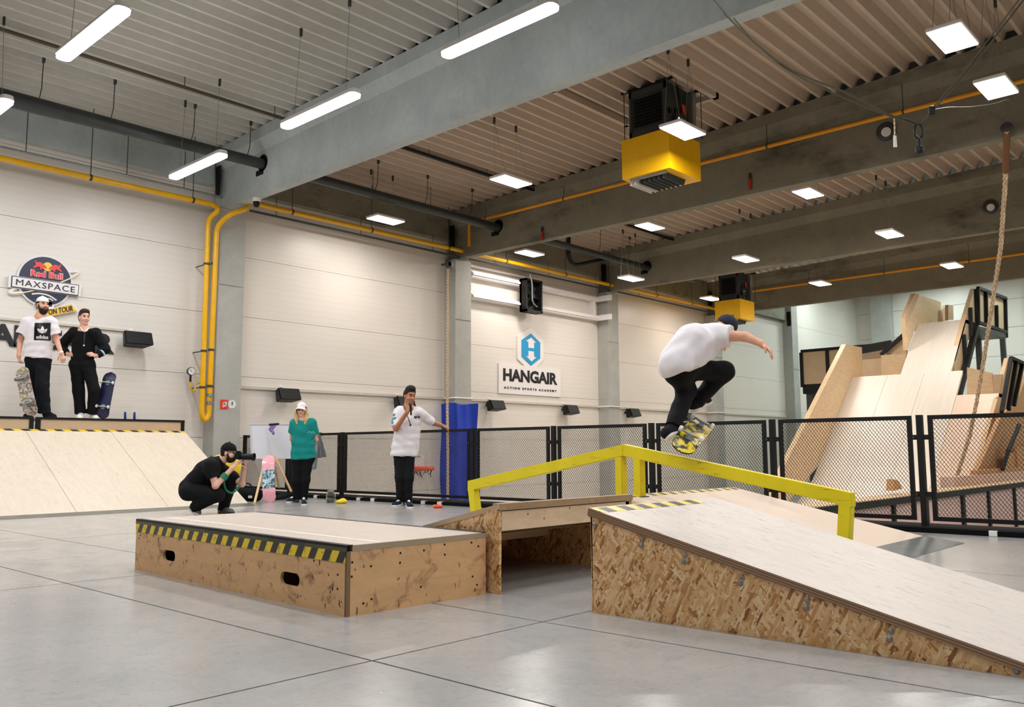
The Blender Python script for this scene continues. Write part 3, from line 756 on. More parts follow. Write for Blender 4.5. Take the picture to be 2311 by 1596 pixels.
MB().tube([(9.625,3.02,4.394),(9.762,2.924,4.342)], .018, 8).build('sleeve', M['dark2'], t)
MB().lathe((9.751,2.768,4.452), [(.02, -.05), (.035, -.04), (.035, .04), (.02, .05)], 10).build('clamp', M['black'], t)
k = (9.774,2.922,4.269)
ring = [(k[0]+RT.x*a*.045, k[1]+RT.y*a*.045, k[2]+b*.085) for a, b in [(math.cos(q), math.sin(q)) for q in np.linspace(0, 2*PI, 18)]]
MB().tube(ring, .012, 8).build('carabiner', M['dark'], t, smooth=True)
MB().lathe((k[0], k[1], k[2]-.08), [(.02, 0), (.02, -.09), (.04, -.1), (.048, -.13), (.04, -.165), (.01, -.18)], 12).build('swivel_pulley', M['dark'], t, smooth=True)
MB().tube([(9.482,3.075,4.368),(9.493,3.08,4.263),(9.499,3.085,4.191)], .008, 6).build('tag_cord', M['rope'], t)
MB().prism([(9.496,3.089,4.191),(9.512,3.072,4.187),(9.529,3.074,4.063),(9.506,3.099,4.063)], (0, .01, 0)).build('tag', M['paper'], t)
# red straps and round conduits on the beams
for (px, lb) in (((14.98,12.776,5.797), 'small red strap hanging on the second beam left of the heater'), ((14.98,7.545,5.903), 'small red strap hanging on the second beam right of the heater')):
    t = thing('red_strap', lb, 'strap', px); x, y, z = px
    MB().tube([(x-.02, y, z+.16), (x-.03, y, z+.05)], .03, 8).build('hook', M['dark2'], t); MB().box((x-.04, y-.03, z-.16), (x-.01, y+.03, z+.06)).build('strap', plain('red_webbing', (170, 46, 24), .7), t)
for (px, lb) in (((14.96,4.994,6.227), 'round pale junction box on the second beam behind the hanging tag'), ((21.38,4.967,6.224), 'round junction box on the third beam left of the thick rope')):
    t = thing('junction_box', lb, 'fitting', px); x, y, z = px
    MB().lathe(px, [(.16, .02), (.16, -.03), (.12, -.05)], 16, (1, 0, 0)).build('plate', M['dark2'], t); MB().lathe((x-.05, y-.02, z-.03), [(.08, 0), (.08, -.03)], 14, (1, 0, 0)).build('lamp_face', M['white'], t)
# notices on the first column
c = (8.663,15.6,1.744)
t = thing('fire_notice', 'small red fire notice on the first column', 'sign', c)
MB().box((c[0]-.08, 15.588, c[2]-.09), (c[0]+.08, 15.598, c[2]+.09)).build('plate', plain('red_notice', (226, 60, 34), .4), t)
MB().lathe((c[0]+.01, 15.587, c[2]), [(.045, 0), (.045, -.003), (.028, -.003), (.028, 0)], 14, (0, 1, 0)).build('hose_symbol', M['paper'], t)
MB().bar((c[0]-.03, 15.586, c[2]-.06), (c[0]+.05, 15.586, c[2]+.05), .014, .003, (0, 1, 0)).build('symbol_bar', M['paper'], t)
c = (8.833,15.6,1.75)
t = thing('round_notice', 'round white notice beside the red fire notice on the first column', 'sign', c)
MB().lathe((c[0], 15.6, c[2]), [(.085, 0), (.085, -.008)], 20, (0, 1, 0)).build('plate', M['paper'], t)
MB().box((c[0]-.008, 15.585, c[2]-.02), (c[0]+.01, 15.592, c[2]+.05)).build('mark', M['dark2'], t)


# ================================================================ SIGNS
def flat(name, pts, thick, mat, parent, y=None):
    """board cut to an outline, standing off the wall (faces -Y)"""
    P = [V(p) for p in pts]
    if y is not None: P = [V((p.x, y, p.z)) for p in P]
    return MB().prism(P, (0, thick, 0)).build(name, mat, parent)
M['navy'] = plain('navy_print', (24, 34, 62), .35); M['red'] = plain('red_print', (232, 60, 60), .35); M['sun'] = plain('yellow_print', (250, 196, 60), .35)
M['ink'] = plain('black_print', (22, 24, 28), .4); M['cyan'] = plain('blue_print', (28, 152, 206), .35, var=.03)
M['pink'] = plain('pale_pink_print', (248, 190, 186), .4); M['cream'] = plain('pale_cream_print', (240, 224, 190), .4)
RC = V((5.43,15.93,3.779)); RAD = 0.42
t = thing('event_sign', 'round navy event sign with a white banner on the wall behind the two men', 'sign', RC)
def disc(c, r, y, n=40): return [V((c.x+r*math.cos(2*PI*k/n), y, c.z+r*math.sin(2*PI*k/n))) for k in range(n)]
flat('backing', disc(RC, RAD*1.07, 15.96), .035, M['white'], t)
flat('disc', disc(RC, RAD, 15.945), .02, M['navy'], t)
ban = [V(p) for p in [(4.889,15.93,3.792),(5.979,15.93,3.78),(5.973,15.93,3.582),(4.888,15.93,3.598)]]; cb = sum(ban, V((0, 0, 0)))/4
flat('banner_backing', [cb+(p-cb)*1.07 for p in ban], .03, M['white'], t, 15.93)
flat('banner_edge', ban, .01, M['navy'], t, 15.92)
flat('banner', [cb+V(((p-cb).x*.975, 0, (p-cb).z*.86)) for p in ban], .01, M['white'], t, 15.912)
bx = (ban[1]-ban[0]); bx.y = 0; bz = V((-bx.z, 0, bx.x)).normalized()
def rel(u, w, y): return V((RC.x+u*RAD, y, RC.z+w*RAD))
put_text('lettering', 'MAXSPACE', .3, V((cb.x, 15.908, cb.z)), bx, bz, M['ink'], t, bold=0, space=1.15, width=0.949, height=0.103)
# orbit ring
orb = []
for k in range(41):
    a = 2*PI*k/40; u, w = 1.42*math.cos(a), .20*math.sin(a); orb.append((u*math.cos(.44)-w*math.sin(.44), u*math.sin(.44)+w*math.cos(.44)-.05))
for nm, rr_, yy, mt in (('orbit_backing', .034, 15.975, M['white']), ('orbit', .013, 15.945, M['sun'])):
    MB().tube([rel(u, w, yy if nm == 'orbit_backing' or k > 20 else 15.972) for k, (u, w) in enumerate(orb)], rr_, 6).build(nm, mt if nm != 'orbit' else M['cream'], t, smooth=True)
# emblem: two bulls facing each other before a sun
flat('sun', disc(rel(.05, .60, 0), RAD*.185, 15.938), .01, M['sun'], t)
bull = [(-.60, .80), (-.53, .77), (-.53, .70), (-.44, .74), (-.30, .74), (-.18, .67), (-.10, .62), (-.04, .53), (-.09, .50), (-.16, .53), (-.22, .50), (-.30, .44), (-.35, .46), (-.33, .52), (-.42, .56), (-.50, .53), (-.62, .47), (-.66, .52), (-.57, .58), (-.54, .65), (-.59, .70)]
flat('bull', [rel(u*.85+.05, w, 15.934) for u, w in bull], .008, M['red'], t); flat('bull', [rel(.05-u*.85, w-.02, 15.934) for u, w in bull], .008, M['red'], t)
put_text('lettering', 'Red Bull', .42*RAD, rel(.03, .26, 15.936), (1, 0, 0), (0, 0, 1), M['pink'], t, bold=.028*RAD, width=1.26*RAD, height=.29*RAD, extrude=.003)
put_text('lettering', 'Red Bull', .42*RAD, rel(.03, .26, 15.931), (1, 0, 0), (0, 0, 1), M['red'], t, bold=.008*RAD, width=1.2*RAD, height=.25*RAD, extrude=.003)
MB().tube(smooth_path([rel(-.5, -.62, 15.94), rel(-.2, -.56, 15.94), rel(.15, -.6, 15.94), rel(.45, -.76, 15.94)]), .016, 6).build('arc', M['white'], t)
MB().tube(smooth_path([rel(.0, -.74, 15.94), rel(.2, -.73, 15.94), rel(.32, -.80, 15.94)]), .013, 6).build('arc', M['white'], t)
flat('plinth', [rel(-.3, -.78, 15.95), rel(.38, -.78, 15.95), rel(.38, -1.15, 15.95), rel(-.3, -1.15, 15.95)], .03, M['white'], t)
flat('plinth_print', [rel(.02, -.85, 15.945), rel(.3, -.85, 15.945), rel(.3, -1.04, 15.945), rel(.02, -1.04, 15.945)], .006, M['navy'], t)
tg = [V(p) for p in [(5.451,15.93,3.259),(5.864,15.93,3.421),(5.961,15.93,3.316),(5.486,15.93,3.159)]]; ct = sum(tg, V((0, 0, 0)))/4
flat('tag_backing', [ct+(p-ct)*1.16 for p in tg], .02, M['white'], t, 15.93); flat('tag', tg, .01, M['sun'], t, 15.92)
tx = tg[1]-tg[0]; tx.y = 0; tx.z *= .75
put_text('lettering', 'ON TOUR', .2, V((ct.x, 15.914, ct.z+.005)), tx, (-tx.z, 0, tx.x), M['ink'], t, bold=.002, shear=.25, width=0.405, height=.095)

# big letters on the wall behind the men
LX0, LX1, LZ0, LZ1 = 4.995, 6.64, 2.588, 2.94
w1 = (LX1-LX0)/4.55
for k, ch in enumerate('HANGAIR'):
    off = {'H': -2.03, 'A': 0, 'N': 0, 'G': 0, 'I': 0, 'R': 0}[ch]
    x = (LX0-w1*1.38-w1*.1, LX0-w1*.47, LX0+w1*.55, LX0+w1*1.6, LX0+w1*2.65, LX0+w1*3.4, LX0+w1*4.07)[k]
    if k == 0: continue
    o = put_text('wall_letter', ch, (LZ1-LZ0)*1.38, V((x, 15.985, (LZ0+LZ1)/2)), (1, 0, 0), (0, 0, 1), M['ink'], None, bold=.016, extrude=.012, xs=1.15)
    own_origin(o, (x, 15.99, LZ0))
    tag(o, {1: 'big black wall letter A cut by the left edge', 2: 'big black wall letter N behind the raised forearm of the bearded man', 3: 'big black wall letter G hidden behind the bearded man', 4: 'big black wall letter A between the two men', 5: 'big black wall letter I behind the man in black', 6: 'big black wall letter R right of the man in black'}[k], 'letter', 'black letters on the left wall')

# club sign between the second and third column
def H(pts): return [V(p) for p in pts]
pl = H([(16.833,15.95,3.159),(19.448,15.95,3.148),(19.439,15.95,2.341),(16.847,15.95,2.348)])
x0 = (pl[0].x+pl[3].x)/2; x1 = (pl[1].x+pl[2].x)/2; z1 = (pl[0].z+pl[1].z)/2; z0 = (pl[2].z+pl[3].z)/2
t = thing('club_sign', 'white sign board with black lettering and a blue hexagon above, on the far wall panel', 'sign', ((x0+x1)/2, 15.96, z0))
flat('board', [(x0, 15.96, z0), (x1, 15.96, z0), (x1, 15.96, z1), (x0, 15.96, z1)], .03, M['white'], t)
hw = H([(18.133,15.95,4.251),(18.708,15.95,3.932),(18.701,15.95,3.392),(18.352,15.95,3.131),(17.92,15.95,3.134),(17.592,15.95,3.327),(17.611,15.95,3.967)]); flat('hexagon_backing', hw, .03, M['white'], t, 15.965)
flat('hexagon', H([(18.153,15.95,4.081),(18.548,15.95,3.854),(18.542,15.95,3.402),(18.149,15.95,3.171),(17.756,15.95,3.402),(17.76,15.95,3.859)]), .012, M['cyan'], t, 15.953)
flat('arrow', H([(18.152,15.95,3.96),(18.366,15.95,3.833),(18.27,15.95,3.835),(18.268,15.95,3.67),(18.038,15.95,3.665),(18.034,15.95,3.832),(17.941,15.95,3.854)]), .008, M['white'], t, 15.946)
flat('arrow', H([(18.037,15.95,3.576),(18.262,15.95,3.579),(18.268,15.95,3.428),(18.369,15.95,3.421),(18.158,15.95,3.289),(17.936,15.95,3.424),(18.036,15.95,3.425)]), .008, M['white'], t, 15.946)
o = put_text('lettering', 'HANGAIR', 0.486, V((18.148, 15.956, 2.858)), (1, 0, 0), (0, 0, 1), M['ink'], t, bold=.020, width=2.282, height=0.347, space=.98); split_letters(o)
put_text('lettering', 'ACTION SPORTS ACADEMY', 0.083, V((18.145, 15.956, 2.508)), (1, 0, 0), (0, 0, 1), M['ink'], t, bold=.003, space=1.55, width=2.219, height=0.062)

# ================================================================ FENCE
py = [15.88, 14.25, 12.62, 10.985, 9.35, 7.77, 6.16, 4.53, 2.935, 1.33]
FX = 9.30
M['base'] = plain('matt_black_base', (9, 9, 10), .85, spec=.15)
M['mesh'] = plain('black_mesh', (14, 15, 15), .5, var=.1)
flab = ['black mesh fence panel behind the left half of the whiteboard', 'black mesh fence panel behind the woman with the grey jacket on it', 'black mesh fence panel left of the man with the microphone',
        'black mesh fence panel in front of the blue crash pad', 'black mesh fence panel right of the blue pad above the low rail end', 'black mesh fence panel behind the peak of the yellow rail', 'black mesh fence panel behind the ankles of the skater',
        'black mesh fence panel in front of the wall of the wooden roll-in ramp', 'black mesh fence panel at the right edge of the photo']
for i in range(9):
    ya, yb = py[i]-.08, py[i+1]+.08        # ya > yb
    if i == 0: ya = py[0]
    t = thing('fence_panel', flab[i], 'fence', (FX, py[i+1], .05), 'black mesh fence panels')
    zb, zt, b = .10, 1.15, .042
    m = MB(); x0, x1 = FX-.018, FX+.018
    for p, q in (((x0, yb, zb), (x1, ya, zb+b)), ((x0, yb, zt-b), (x1, ya, zt)), ((x0, yb, zb+b), (x1, yb+b, zt-b)), ((x0, ya-b, zb+b), (x1, ya, zt-b))): m.box(p, q)
    m.build('frame', M['dark'], t)
    # expanded mesh: crossing strands as real strips
    m = MB(); Y0, Y1, Z0, Z1 = yb+b, ya-b, zb+b, zt-b; sl = 1.32; step = .047
    for s, wd, xo in ((1, .0049, -.002), (-1, .0025, .002)):
        c = (Z0-sl*Y1 if s > 0 else Z0+sl*Y0); c -= c % step
        cmax = (Z1-sl*Y0 if s > 0 else Z1+sl*Y1)
        while c < cmax:
            # z = s*sl*y + c, clipped to the frame
            ys_ = sorted(((Z0-c)/(s*sl), (Z1-c)/(s*sl))); a, d = max(ys_[0], Y0), min(ys_[1], Y1)
            if d-a > .004:
                P, Q = V((FX+xo, a, s*sl*a+c)), V((FX+xo, d, s*sl*d+c)); m.bar(P, Q, .003 if s > 0 else .002, wd, (0, -s*sl, 1))
            c += step
    m.build('mesh', M['mesh'], t, kind='stuff', fix=False)
    # post with hinge brackets on the right-hand side of the panel
    MB().box((FX-.03, py[i+1]-.028, .05), (FX+.03, py[i+1]+.028, 1.155)).build('post', M['dark'], t)
    if i == 0: MB().box((FX-.03, 15.84, .05), (FX+.03, 15.9, 1.155)).build('post', M['dark'], t)
    for z in (.36, .93):
        MB().box((FX-.024, py[i+1]-.085, z-.025), (FX+.024, py[i+1]+.085, z+.025)).build('hinge_bracket', M['dark'], t)
        MB().lathe((FX-.03, py[i+1]+.055, z), [(.012, 0), (.012, -.012)], 8, (1, 0, 0)).build('bolt', M['dark2'], t)
    MB().box((9.06, py[i+1]-.8 if i == 8 else py[i+1], 0), (9.62, py[i] if i else 15.9, .05)).build('base_beam', M['base'], t)
    MB().box((9.42, py[i+1]-.8 if i == 8 else py[i+1], -.9), (9.62, py[i] if i else 15.9, 0)).build('base_skirt', M['dark'], t)
for px in [(9.09,13.053,0.022),(9.09,11.824,0.01),(9.09,11.447,0.016),(9.09,10.205,0.018),(9.09,9.833,0.032)]:
    i = max(k for k in range(9) if py[k] > px[1]); fp = [o for o in C.objects if o.name.startswith('fence_panel')][i]
    MB().box((9.048, px[1]-.045, .004), (9.06, px[1]+.045, .048)).build('label', M['paper'], fp); MB().box((9.06, px[1]-.045, .05), (9.11, px[1]+.045, .053)).build('label', M['paper'], fp)
px = (9.09,2.266,0.02); fp = [o for o in C.objects if o.name.startswith('fence_panel')][8]
MB().box((9.048, px[1]-.035, .003), (9.06, px[1]+.035, .05)).build('label', M['paper'], fp); MB().box((9.06, px[1]-.035, .05), (9.09, px[1]+.035, .052)).build('label', M['paper'], fp)

# ================================================================ LEDGE BOX
M['ply_front'] = ply('stained_ply_front', (212, 166, 118), (104, 68, 34), 1.0)
M['ply_side'] = ply('stained_ply_side', (222, 176, 128), (116, 76, 40), .8)
M['box_top'] = skate_ply('worn_box_top', (206, 190, 176), (140, 124, 112), (7, 1.2, 5), .8, (186, 160, 140))
def holed_plate(outer, holes, thick):
    """flat plate in XY with cut-outs (2d curve fill)"""
    cu = bpy.data.curves.new('plate', 'CURVE'); cu.dimensions = '2D'; cu.fill_mode = 'BOTH'; cu.extrude = thick/2
    for loop in [outer]+holes:
        s = cu.splines.new('POLY'); s.points.add(len(loop)-1); s.use_cyclic_u = True
        for p, q in zip(s.points, loop): p.co = (q[0], q[1], 0, 1)
    ob = bpy.data.objects.new('plate', cu); C.objects.link(ob); bpy.context.view_layer.update()
    me = bpy.data.meshes.new_from_object(ob.evaluated_get(bpy.context.evaluated_depsgraph_get())); bpy.data.objects.remove(ob); bpy.data.curves.remove(cu); me.materials.clear()
    return me
def slot(cx_, cy_, w, h, n=6):
    r = h/2; pts = []
    for sx, a0 in ((1, -90), (-1, 90)):
        for k in range(n+1):
            a = math.radians(a0+180*k/n); pts.append((cx_+sx*(w/2-r)+math.cos(a)*r, cy_+math.sin(a)*r))
    return pts
BC = V((2.701,3.61,0)); BW, BL, BH = .955, 2.60, .349
t = thing('ledge_box', 'low plywood ledge box with two grip slots and black and yellow tape', 'skate box', BC)
bx0, by0 = BC.x, BC.y
me = holed_plate([(0.004, .0), (BL-.004, .0), (BL-.004, BH-.03), (.004, BH-.03)], [slot(5.659-by0, 0.137, 0.188, .07), slot(4.145-by0, 0.134, 0.196, .07)], .018)
me.transform(Matrix(((0, 0, -1, bx0+.009), (1, 0, 0, by0), (0, 1, 0, 0), (0, 0, 0, 1)))); link('front_panel', me, M['ply_front'], t)
MB().box((bx0+.02, by0, 0), (bx0+BW, by0+.018, BH-.03)).build('side_panel', M['ply_side'], t)
MB().box((bx0+.02, by0+BL-.018, 0), (bx0+BW, by0+BL, BH-.03)).build('side_panel', M['ply_side'], t)
MB().box((bx0+BW-.018, by0+.018, 0), (bx0+BW, by0+BL-.018, BH-.03)).build('back_panel', M['ply_side'], t)
for yy in (.9, 1.75): MB().box((bx0+.02, by0+yy, .01), (bx0+BW-.02, by0+yy+.04, BH-.04)).build('rib', M['pine'], t)
MB().box((bx0+.035, by0, BH-.028), (bx0+BW-.02, by0+BL, BH)).build('top_sheet', M['box_top'], t)
MB().box((bx0+.20, by0+.004, BH), (bx0+.23, by0+BL-.004, BH+.0012)).build('joint_strip', plain('pale_joint', (226, 218, 208), .5), t)
m = MB(); m.box((bx0-.003, by0+.0, BH-.03), (bx0+.002, by0+BL, BH+.001)); m.box((bx0-.003, by0, BH-.002), (bx0+.035, by0+BL, BH+.002)); m.build('coping_angle', M['dark'], t)
MB().box((bx0-.004, by0+.0, BH-.03), (bx0-.002, by0+BL, BH-.012)).build('edge_tape', stripes('worn_edge_paint', (0, 1, 0), 1.3, (66, 62, 22), (34, 34, 22), .5), t)
m = MB(); m.box((bx0+BW-.03, by0, BH-.002), (bx0+BW+.002, by0+BL, BH+.003)); m.box((bx0+BW, by0, BH-.035), (bx0+BW+.003, by0+BL, BH)); m.build('coping_angle', M['dark2'], t)
MB().box((bx0+.03, by0-.002, BH-.03), (bx0+BW, by0+.001, BH-.002)).build('edge_strip', plain('grey_edge_wood', (168, 150, 124), .6), t)
MB().box((bx0, by0-.001, 0), (bx0+.02, by0+.018, BH-.03)).build('corner_strip', plain('grimy_ply_edge', (132, 104, 72), .7), t)
MB().box((bx0-.003, by0+.012, BH-.088), (bx0-.0005, by0+BL-.002, BH-.03)).build('hazard_tape', stripes('hazard_tape_yz', (0, 1, .62), 7.7, (230, 196, 20), (26, 26, 20), .42), t)
sc_m = M['black']
for u, w in [[0,0.265],[-0.002,0.195],[0.129,0.235],[0.338,0.285],[0.336,0.235],[0.516,0.285],[0.679,0.305],[0.681,0.25],[0.903,0.3],[0.962,0.275],[0.494,0.095],[0.079,0.055],[0.135,0.07],[0.95,0.06],[0.912,0.11]]:
    MB().lathe((bx0+.03+u*.9, by0, w), [(.006, 0), (.006, -.002)], 8, (0, 1, 0)).build('screw', sc_m, t)
for u, w in ((.08, .2), (.08, .13), (.3, .25), (2.3, .25), (2.52, .24), (2.54, .22), (1.9, .25), (1.2, .245)):
    MB().lathe((bx0, by0+u, w), [(.006, 0), (.006, -.002)], 8, (1, 0, 0)).build('screw', sc_m, t)
t.rotation_euler = (0, 0, math.radians(-2.2))

# ================================================================ KICKER, LANDINGS
M['osb'] = osb('strand_board', ('Y', 'Z'))
M['land1'] = skate_ply('scuffed_landing_ply', (216, 202, 192), (140, 128, 122), (8, 1.1, 1), 1.0)
M['land2'] = skate_ply('clean_landing_ply', (222, 202, 184), (182, 158, 138), (9, 1.1, 1), .7, (214, 186, 166))
def wedge(name, label, X0, X1, yh, zh, ye, deck_mat, side_mat, tape=None, deck_t=.032, over=.012, plate=0, bolts=(), front_beam=True):
    """ramp module: rises along Y from ye (floor) to yh (height zh)"""
    t = thing(name, label, 'ramp', ((X0+X1)/2, (yh+ye)/2, 0)); s = 1 if yh > ye else -1
    L = abs(yh-ye); sl = zh/L; nz = V((0, -s*zh, L)).normalized()
    P = lambda x, d, o: V((x, yh-s*d, zh-sl*d))-nz*o          # d down the slope from the lip, o below the surface
    for k in range(1):
        m = MB(); a = [P(X0-over, 0, 0), P(X0-over, L, 0), P(X0-over, L-.06, deck_t*.75), P(X0-over, 0, deck_t)]
        m.prism(a, (X1-X0+2*over, 0, 0)); m.build('deck', deck_mat, t)
    for x in (X0, X1-.022):
        q = [P(x, .01, deck_t-.004), P(x, L-.10, deck_t*.7), V((x, yh-s*(L-.10), 0)), V((x, yh-s*.01, 0))]
        MB().prism(q, (.022, 0, 0)).build('side_panel', side_mat, t)
    for d in np.arange(.35, L-.5, .42):
        p = P(X0+.022, d, deck_t+.002); MB().box((X0+.022, p.y-.02, max(.01, p.z-.1)), (X1-.022, p.y+.02, p.z-.012)).build('joist', M['pine'], t)
    if tape:
        m = MB(); m.prism([P(X0-over, .012, -.0012), P(X0-over, .012+tape[0], -.0012), P(X0-over, .012+tape[0], 0.001), P(X0-over, .012, .001)], (tape[1], 0, 0)); m.build('hazard_tape', M['tape'], t)
    if plate:
        e = V((X0-over, yh-s*(L+plate*.45), .002)); b = P(X0-over, L-plate*.55, -.002)
        MB().prism([b, e, e+V((0, s*.03, -.002)), b-nz*.003], (X1-X0+2*over, 0, 0)).build('steel_plate', M['zinc2'], t)
    for (d, o) in bolts:
        p = P(X0, d, o); MB().lathe((X0+.001, p.y, p.z), [(.013, 0), (.013, -.004), (.006, -.01)], 10, (1, 0, 0)).build('bolt', M['zinc'], t)
    return t, P
M['zinc2'] = plain('dull_steel_plate', (112, 120, 120), .32, .75, var=.25, sc=5)
t, P = wedge('kicker_ramp', 'launch ramp with chipboard side right behind the ledge box', 3.70, 5.03, 3.505, .513, 5.62, plain('kicker_deck_brown', (190, 160, 128), .5, var=.1), M['osb'], over=.004, bolts=((.10, .085), (.16, .30)))
MB().box((3.722, 3.508, .355), (5.0, 3.545, .468)).build('cross_board', M['pine'], t)
MB().box((3.70, 3.497, .474), (5.03, 3.56, .513)).build('lip_board', ply('weathered_lip', (168, 140, 108), (110, 84, 56), .5), t)
MB().box((3.722, 3.80, .30), (5.0, 3.84, .38)).build('cross_board', plain('dark_beam_wood', (104, 92, 60), .7), t)
MB().box((4.96, 3.508, .40), (5.008, 3.56, .474)).build('end_block', M['pine'], t)
MB().box((3.69, 3.497, 0), (3.7, 3.60, .474)).build('edge_strip', M['osb'], t)
for u, w in ((3.95, .44), (4.1, .405), (4.35, .455), (4.55, .39)): MB().lathe((u, 3.508, w), [(.007, 0), (.007, -.001)], 8, (0, 1, 0)).build('knot', plain('wood_knot', (150, 110, 74), .6), t)
t, P = wedge('landing_ramp', 'near landing ramp with scuffed pale deck and broad chipboard side', 3.61, 4.85, 2.776, .524, .60, M['land1'], M['osb'], tape=(.075, 1.02), deck_t=.04, plate=.30,
             bolts=[(.045, .075)]+[q for d in (.33, .57, .86, 1.16, 1.5) for q in ((d, .062), (d, .094))]+[(1.93, .04)])
MB().prism([P(3.597, 0, .001), P(3.597, 2.18, .001), P(3.597, 2.12, .03), P(3.597, 0, .04)], (-.0015, 0, 0)).build('deck_edge', M['plyedge'], t)
MB().box((3.61, 2.765, 0), (4.85, 2.775, .48)).build('back_panel', M['osb'], t)
t, P = wedge('landing_ramp', 'farther landing ramp with clean pinkish deck beyond the yellow rail', 6.20, 8.27, 4.49, .427, 2.45, M['land2'], M['osb'], tape=(.075, 2.07), plate=.34)
MB().box((6.2, 4.478, 0), (8.27, 4.488, .39)).build('back_panel', M['osb'], t)

# ================================================================ YELLOW RAIL
def worn_yellow():
    t = NT('worn_yellow_paint'); n = t.noise(t.coords((4, 1.2, 3)), 4, 5, .65, .6); n2 = t.noise(t.coords((9, 1.0, 9)), 3.2, 4, .7)
    col = t.ramp(t.noise(t.coords(), 3, 3), [(.3, lin((226, 204, 16))), (.7, lin((238, 218, 28)))])
    k = t.math('MULTIPLY', t.math('SUBTRACT', n2, .60, True), 7, True); col = t.mix(t.math('MULTIPLY', k, .8), col, lin((116, 96, 34)))
    t.color(col).set(.4); return t.m
M['rail'] = worn_yellow()
t = thing('grind_rail', 'kinked yellow grind rail standing over the ramp gap', 'skate rail', (6.49, 4.5, 0))
xr, wr, hr = 6.45, .085, .095
top = [(6.574, .504), (4.583, .868), (2.545, .495)]
m = MB(); n = 3
pts = [(y, z) for y, z in top]
bot = [(6.574-.0, .504-hr-.01), (4.583, .868-hr-.008), (2.545, .495-hr-.01)]
a = [(xr, *pts[0]), (xr, *pts[1]), (xr, *bot[1]), (xr, *bot[0])]; MB().prism(a, (wr, 0, 0)).build('rail_bar', M['rail'], t, bevel=.004)
a = [(xr, *pts[1]), (xr, *pts[2]), (xr, *bot[2]), (xr, *bot[1])]; MB().prism(a, (wr, 0, 0)).build('rail_bar', M['rail'], t, bevel=.004)
def leg(y0, y1, ya, yb, zt, zb): MB().prism([(xr+.0015, y0, zt), (xr+.0015, y1, zt), (xr+.0015, yb, zb), (xr+.0015, ya, zb)], (wr-.003, 0, 0)).build('leg', M['rail'], t, bevel=.004)
leg(6.574, 6.48, 6.50, 6.41, .42, 0.0); leg(4.60, 4.675, 4.60, 4.675, .76, .0); leg(4.40, 4.475, 4.40, 4.475, .75, .405); leg(2.547, 2.64, 2.587, 2.68, .445, .045)
MB().box((xr-.02, 4.38, .40), (xr+wr+.02, 4.478, .412)).build('foot_plate', M['zinc2'], t)

# ================================================================ BANK RAMP AND PLATFORM AT THE LEFT
M['bank'] = skate_ply('pale_bank_ply', (226, 210, 190), (178, 152, 128), (7, 1.6, 1.6), .75)
M['tan'] = plain('birch_panel', (206, 176, 142), .5, var=.05)
Yf, Yc_, Zc_, Zt_ = 12.30, 14.47, 1.185, 1.372
t = thing('bank_ramp', 'long pale bank ramp against the left wall below the two standing men', 'ramp', (2, 13.2, 0))
Lx = 1.28; n = Lx
sl = V((0, Yc_-Yf, Zc_)).normalized(); nn = V((0, -sl.z, sl.y))
for k in range(8):
    x1 = 7.30-k*Lx; x0 = x1-Lx+.006
    a = V((x0, Yf, .015)); b = V((x0, Yc_, Zc_))
    MB().prism([a, b, b-nn*.03, a-nn*.012], (x1-x0, 0, 0)).build('ramp_sheet', M['bank'], t)
MB().prism([(-3, Yf+.05, .03), (-3, Yf-.30, .001), (-3, Yf-.30, -.001+.002), (-3, Yf+.05, .02)], (10.3, 0, 0)).build('kick_plate', M['zinc2'], t)
for x in (7.26, 4.0, 0.2): MB().prism([(x, Yf+.1, 0), (x, Yc_, 0), (x, Yc_, Zc_-.05), (x, Yf+.1, .02)], (.03, 0, 0)).build('side_panel', M['tan'], t)
m = MB(); a = V((-3, Yc_, Zc_)); m.prism([a+nn*.0015, a-sl*.06+nn*.0015, a-sl*.06, a], (10.3, 0, 0)); m.build('hazard_tape', stripes('hazard_tape_bank', (1, .8, 0), 4.2, (232, 190, 50), (24, 24, 22), .25), t)
XP = 4.889
for x0, x1, lb in ((-3, XP-.02, 'birch skate platform at the far left under the bearded man'), (XP+.02, 7.30, 'birch skate platform with black edges under the man in black')):
    t = thing('skate_platform', lb, 'platform', ((x0+x1)/2, 15.2, 0))
    MB().box((x0+.05, Yc_+.01, Zc_-.02), (x1-.05, Yc_+.03, Zt_-.03)).build('front_panel', M['tan'], t)
    MB().box((x0, Yc_-.01, Zt_-.035), (x1, Yc_+.06, Zt_)).build('edge_angle', M['dark'], t)
    for x in (x0, x1-.06): MB().box((x, Yc_-.006, .0), (x+.06, Yc_+.05, Zt_-.03)).build('post', M['dark'], t)
    MB().box((x0, Yc_+.06, Zt_-.03), (x1, 15.6, Zt_-.004)).build('deck', M['bank'], t)
    MB().box((x1-.03, Yc_+.05, 0), (x1, 15.6, Zt_-.03)).build('side_panel', M['tan'], t)
for q, lb in (((6.312,14.56,1.398), 'blue and silver drink can on the platform edge, left of two'), ((6.468,14.56,1.401), 'blue and silver drink can on the platform edge, right of two')):
    t = thing('drink_can', lb, 'can', (q[0], 14.56, Zt_-.004), 'drink cans on the platform'); c = (q[0], 14.56, Zt_-.004)
    MB().lathe(c, [(.022, 0), (.027, .008), (.027, .115), (.022, .125)], 14).build('body', stripes('can_print', (1, 0, 0), 18, (200, 204, 210), (30, 48, 110)), t, smooth=True)
    MB().lathe((c[0], c[1], c[2]+.123), [(.022, 0), (.021, .004)], 14).build('lid', M['zinc'], t)

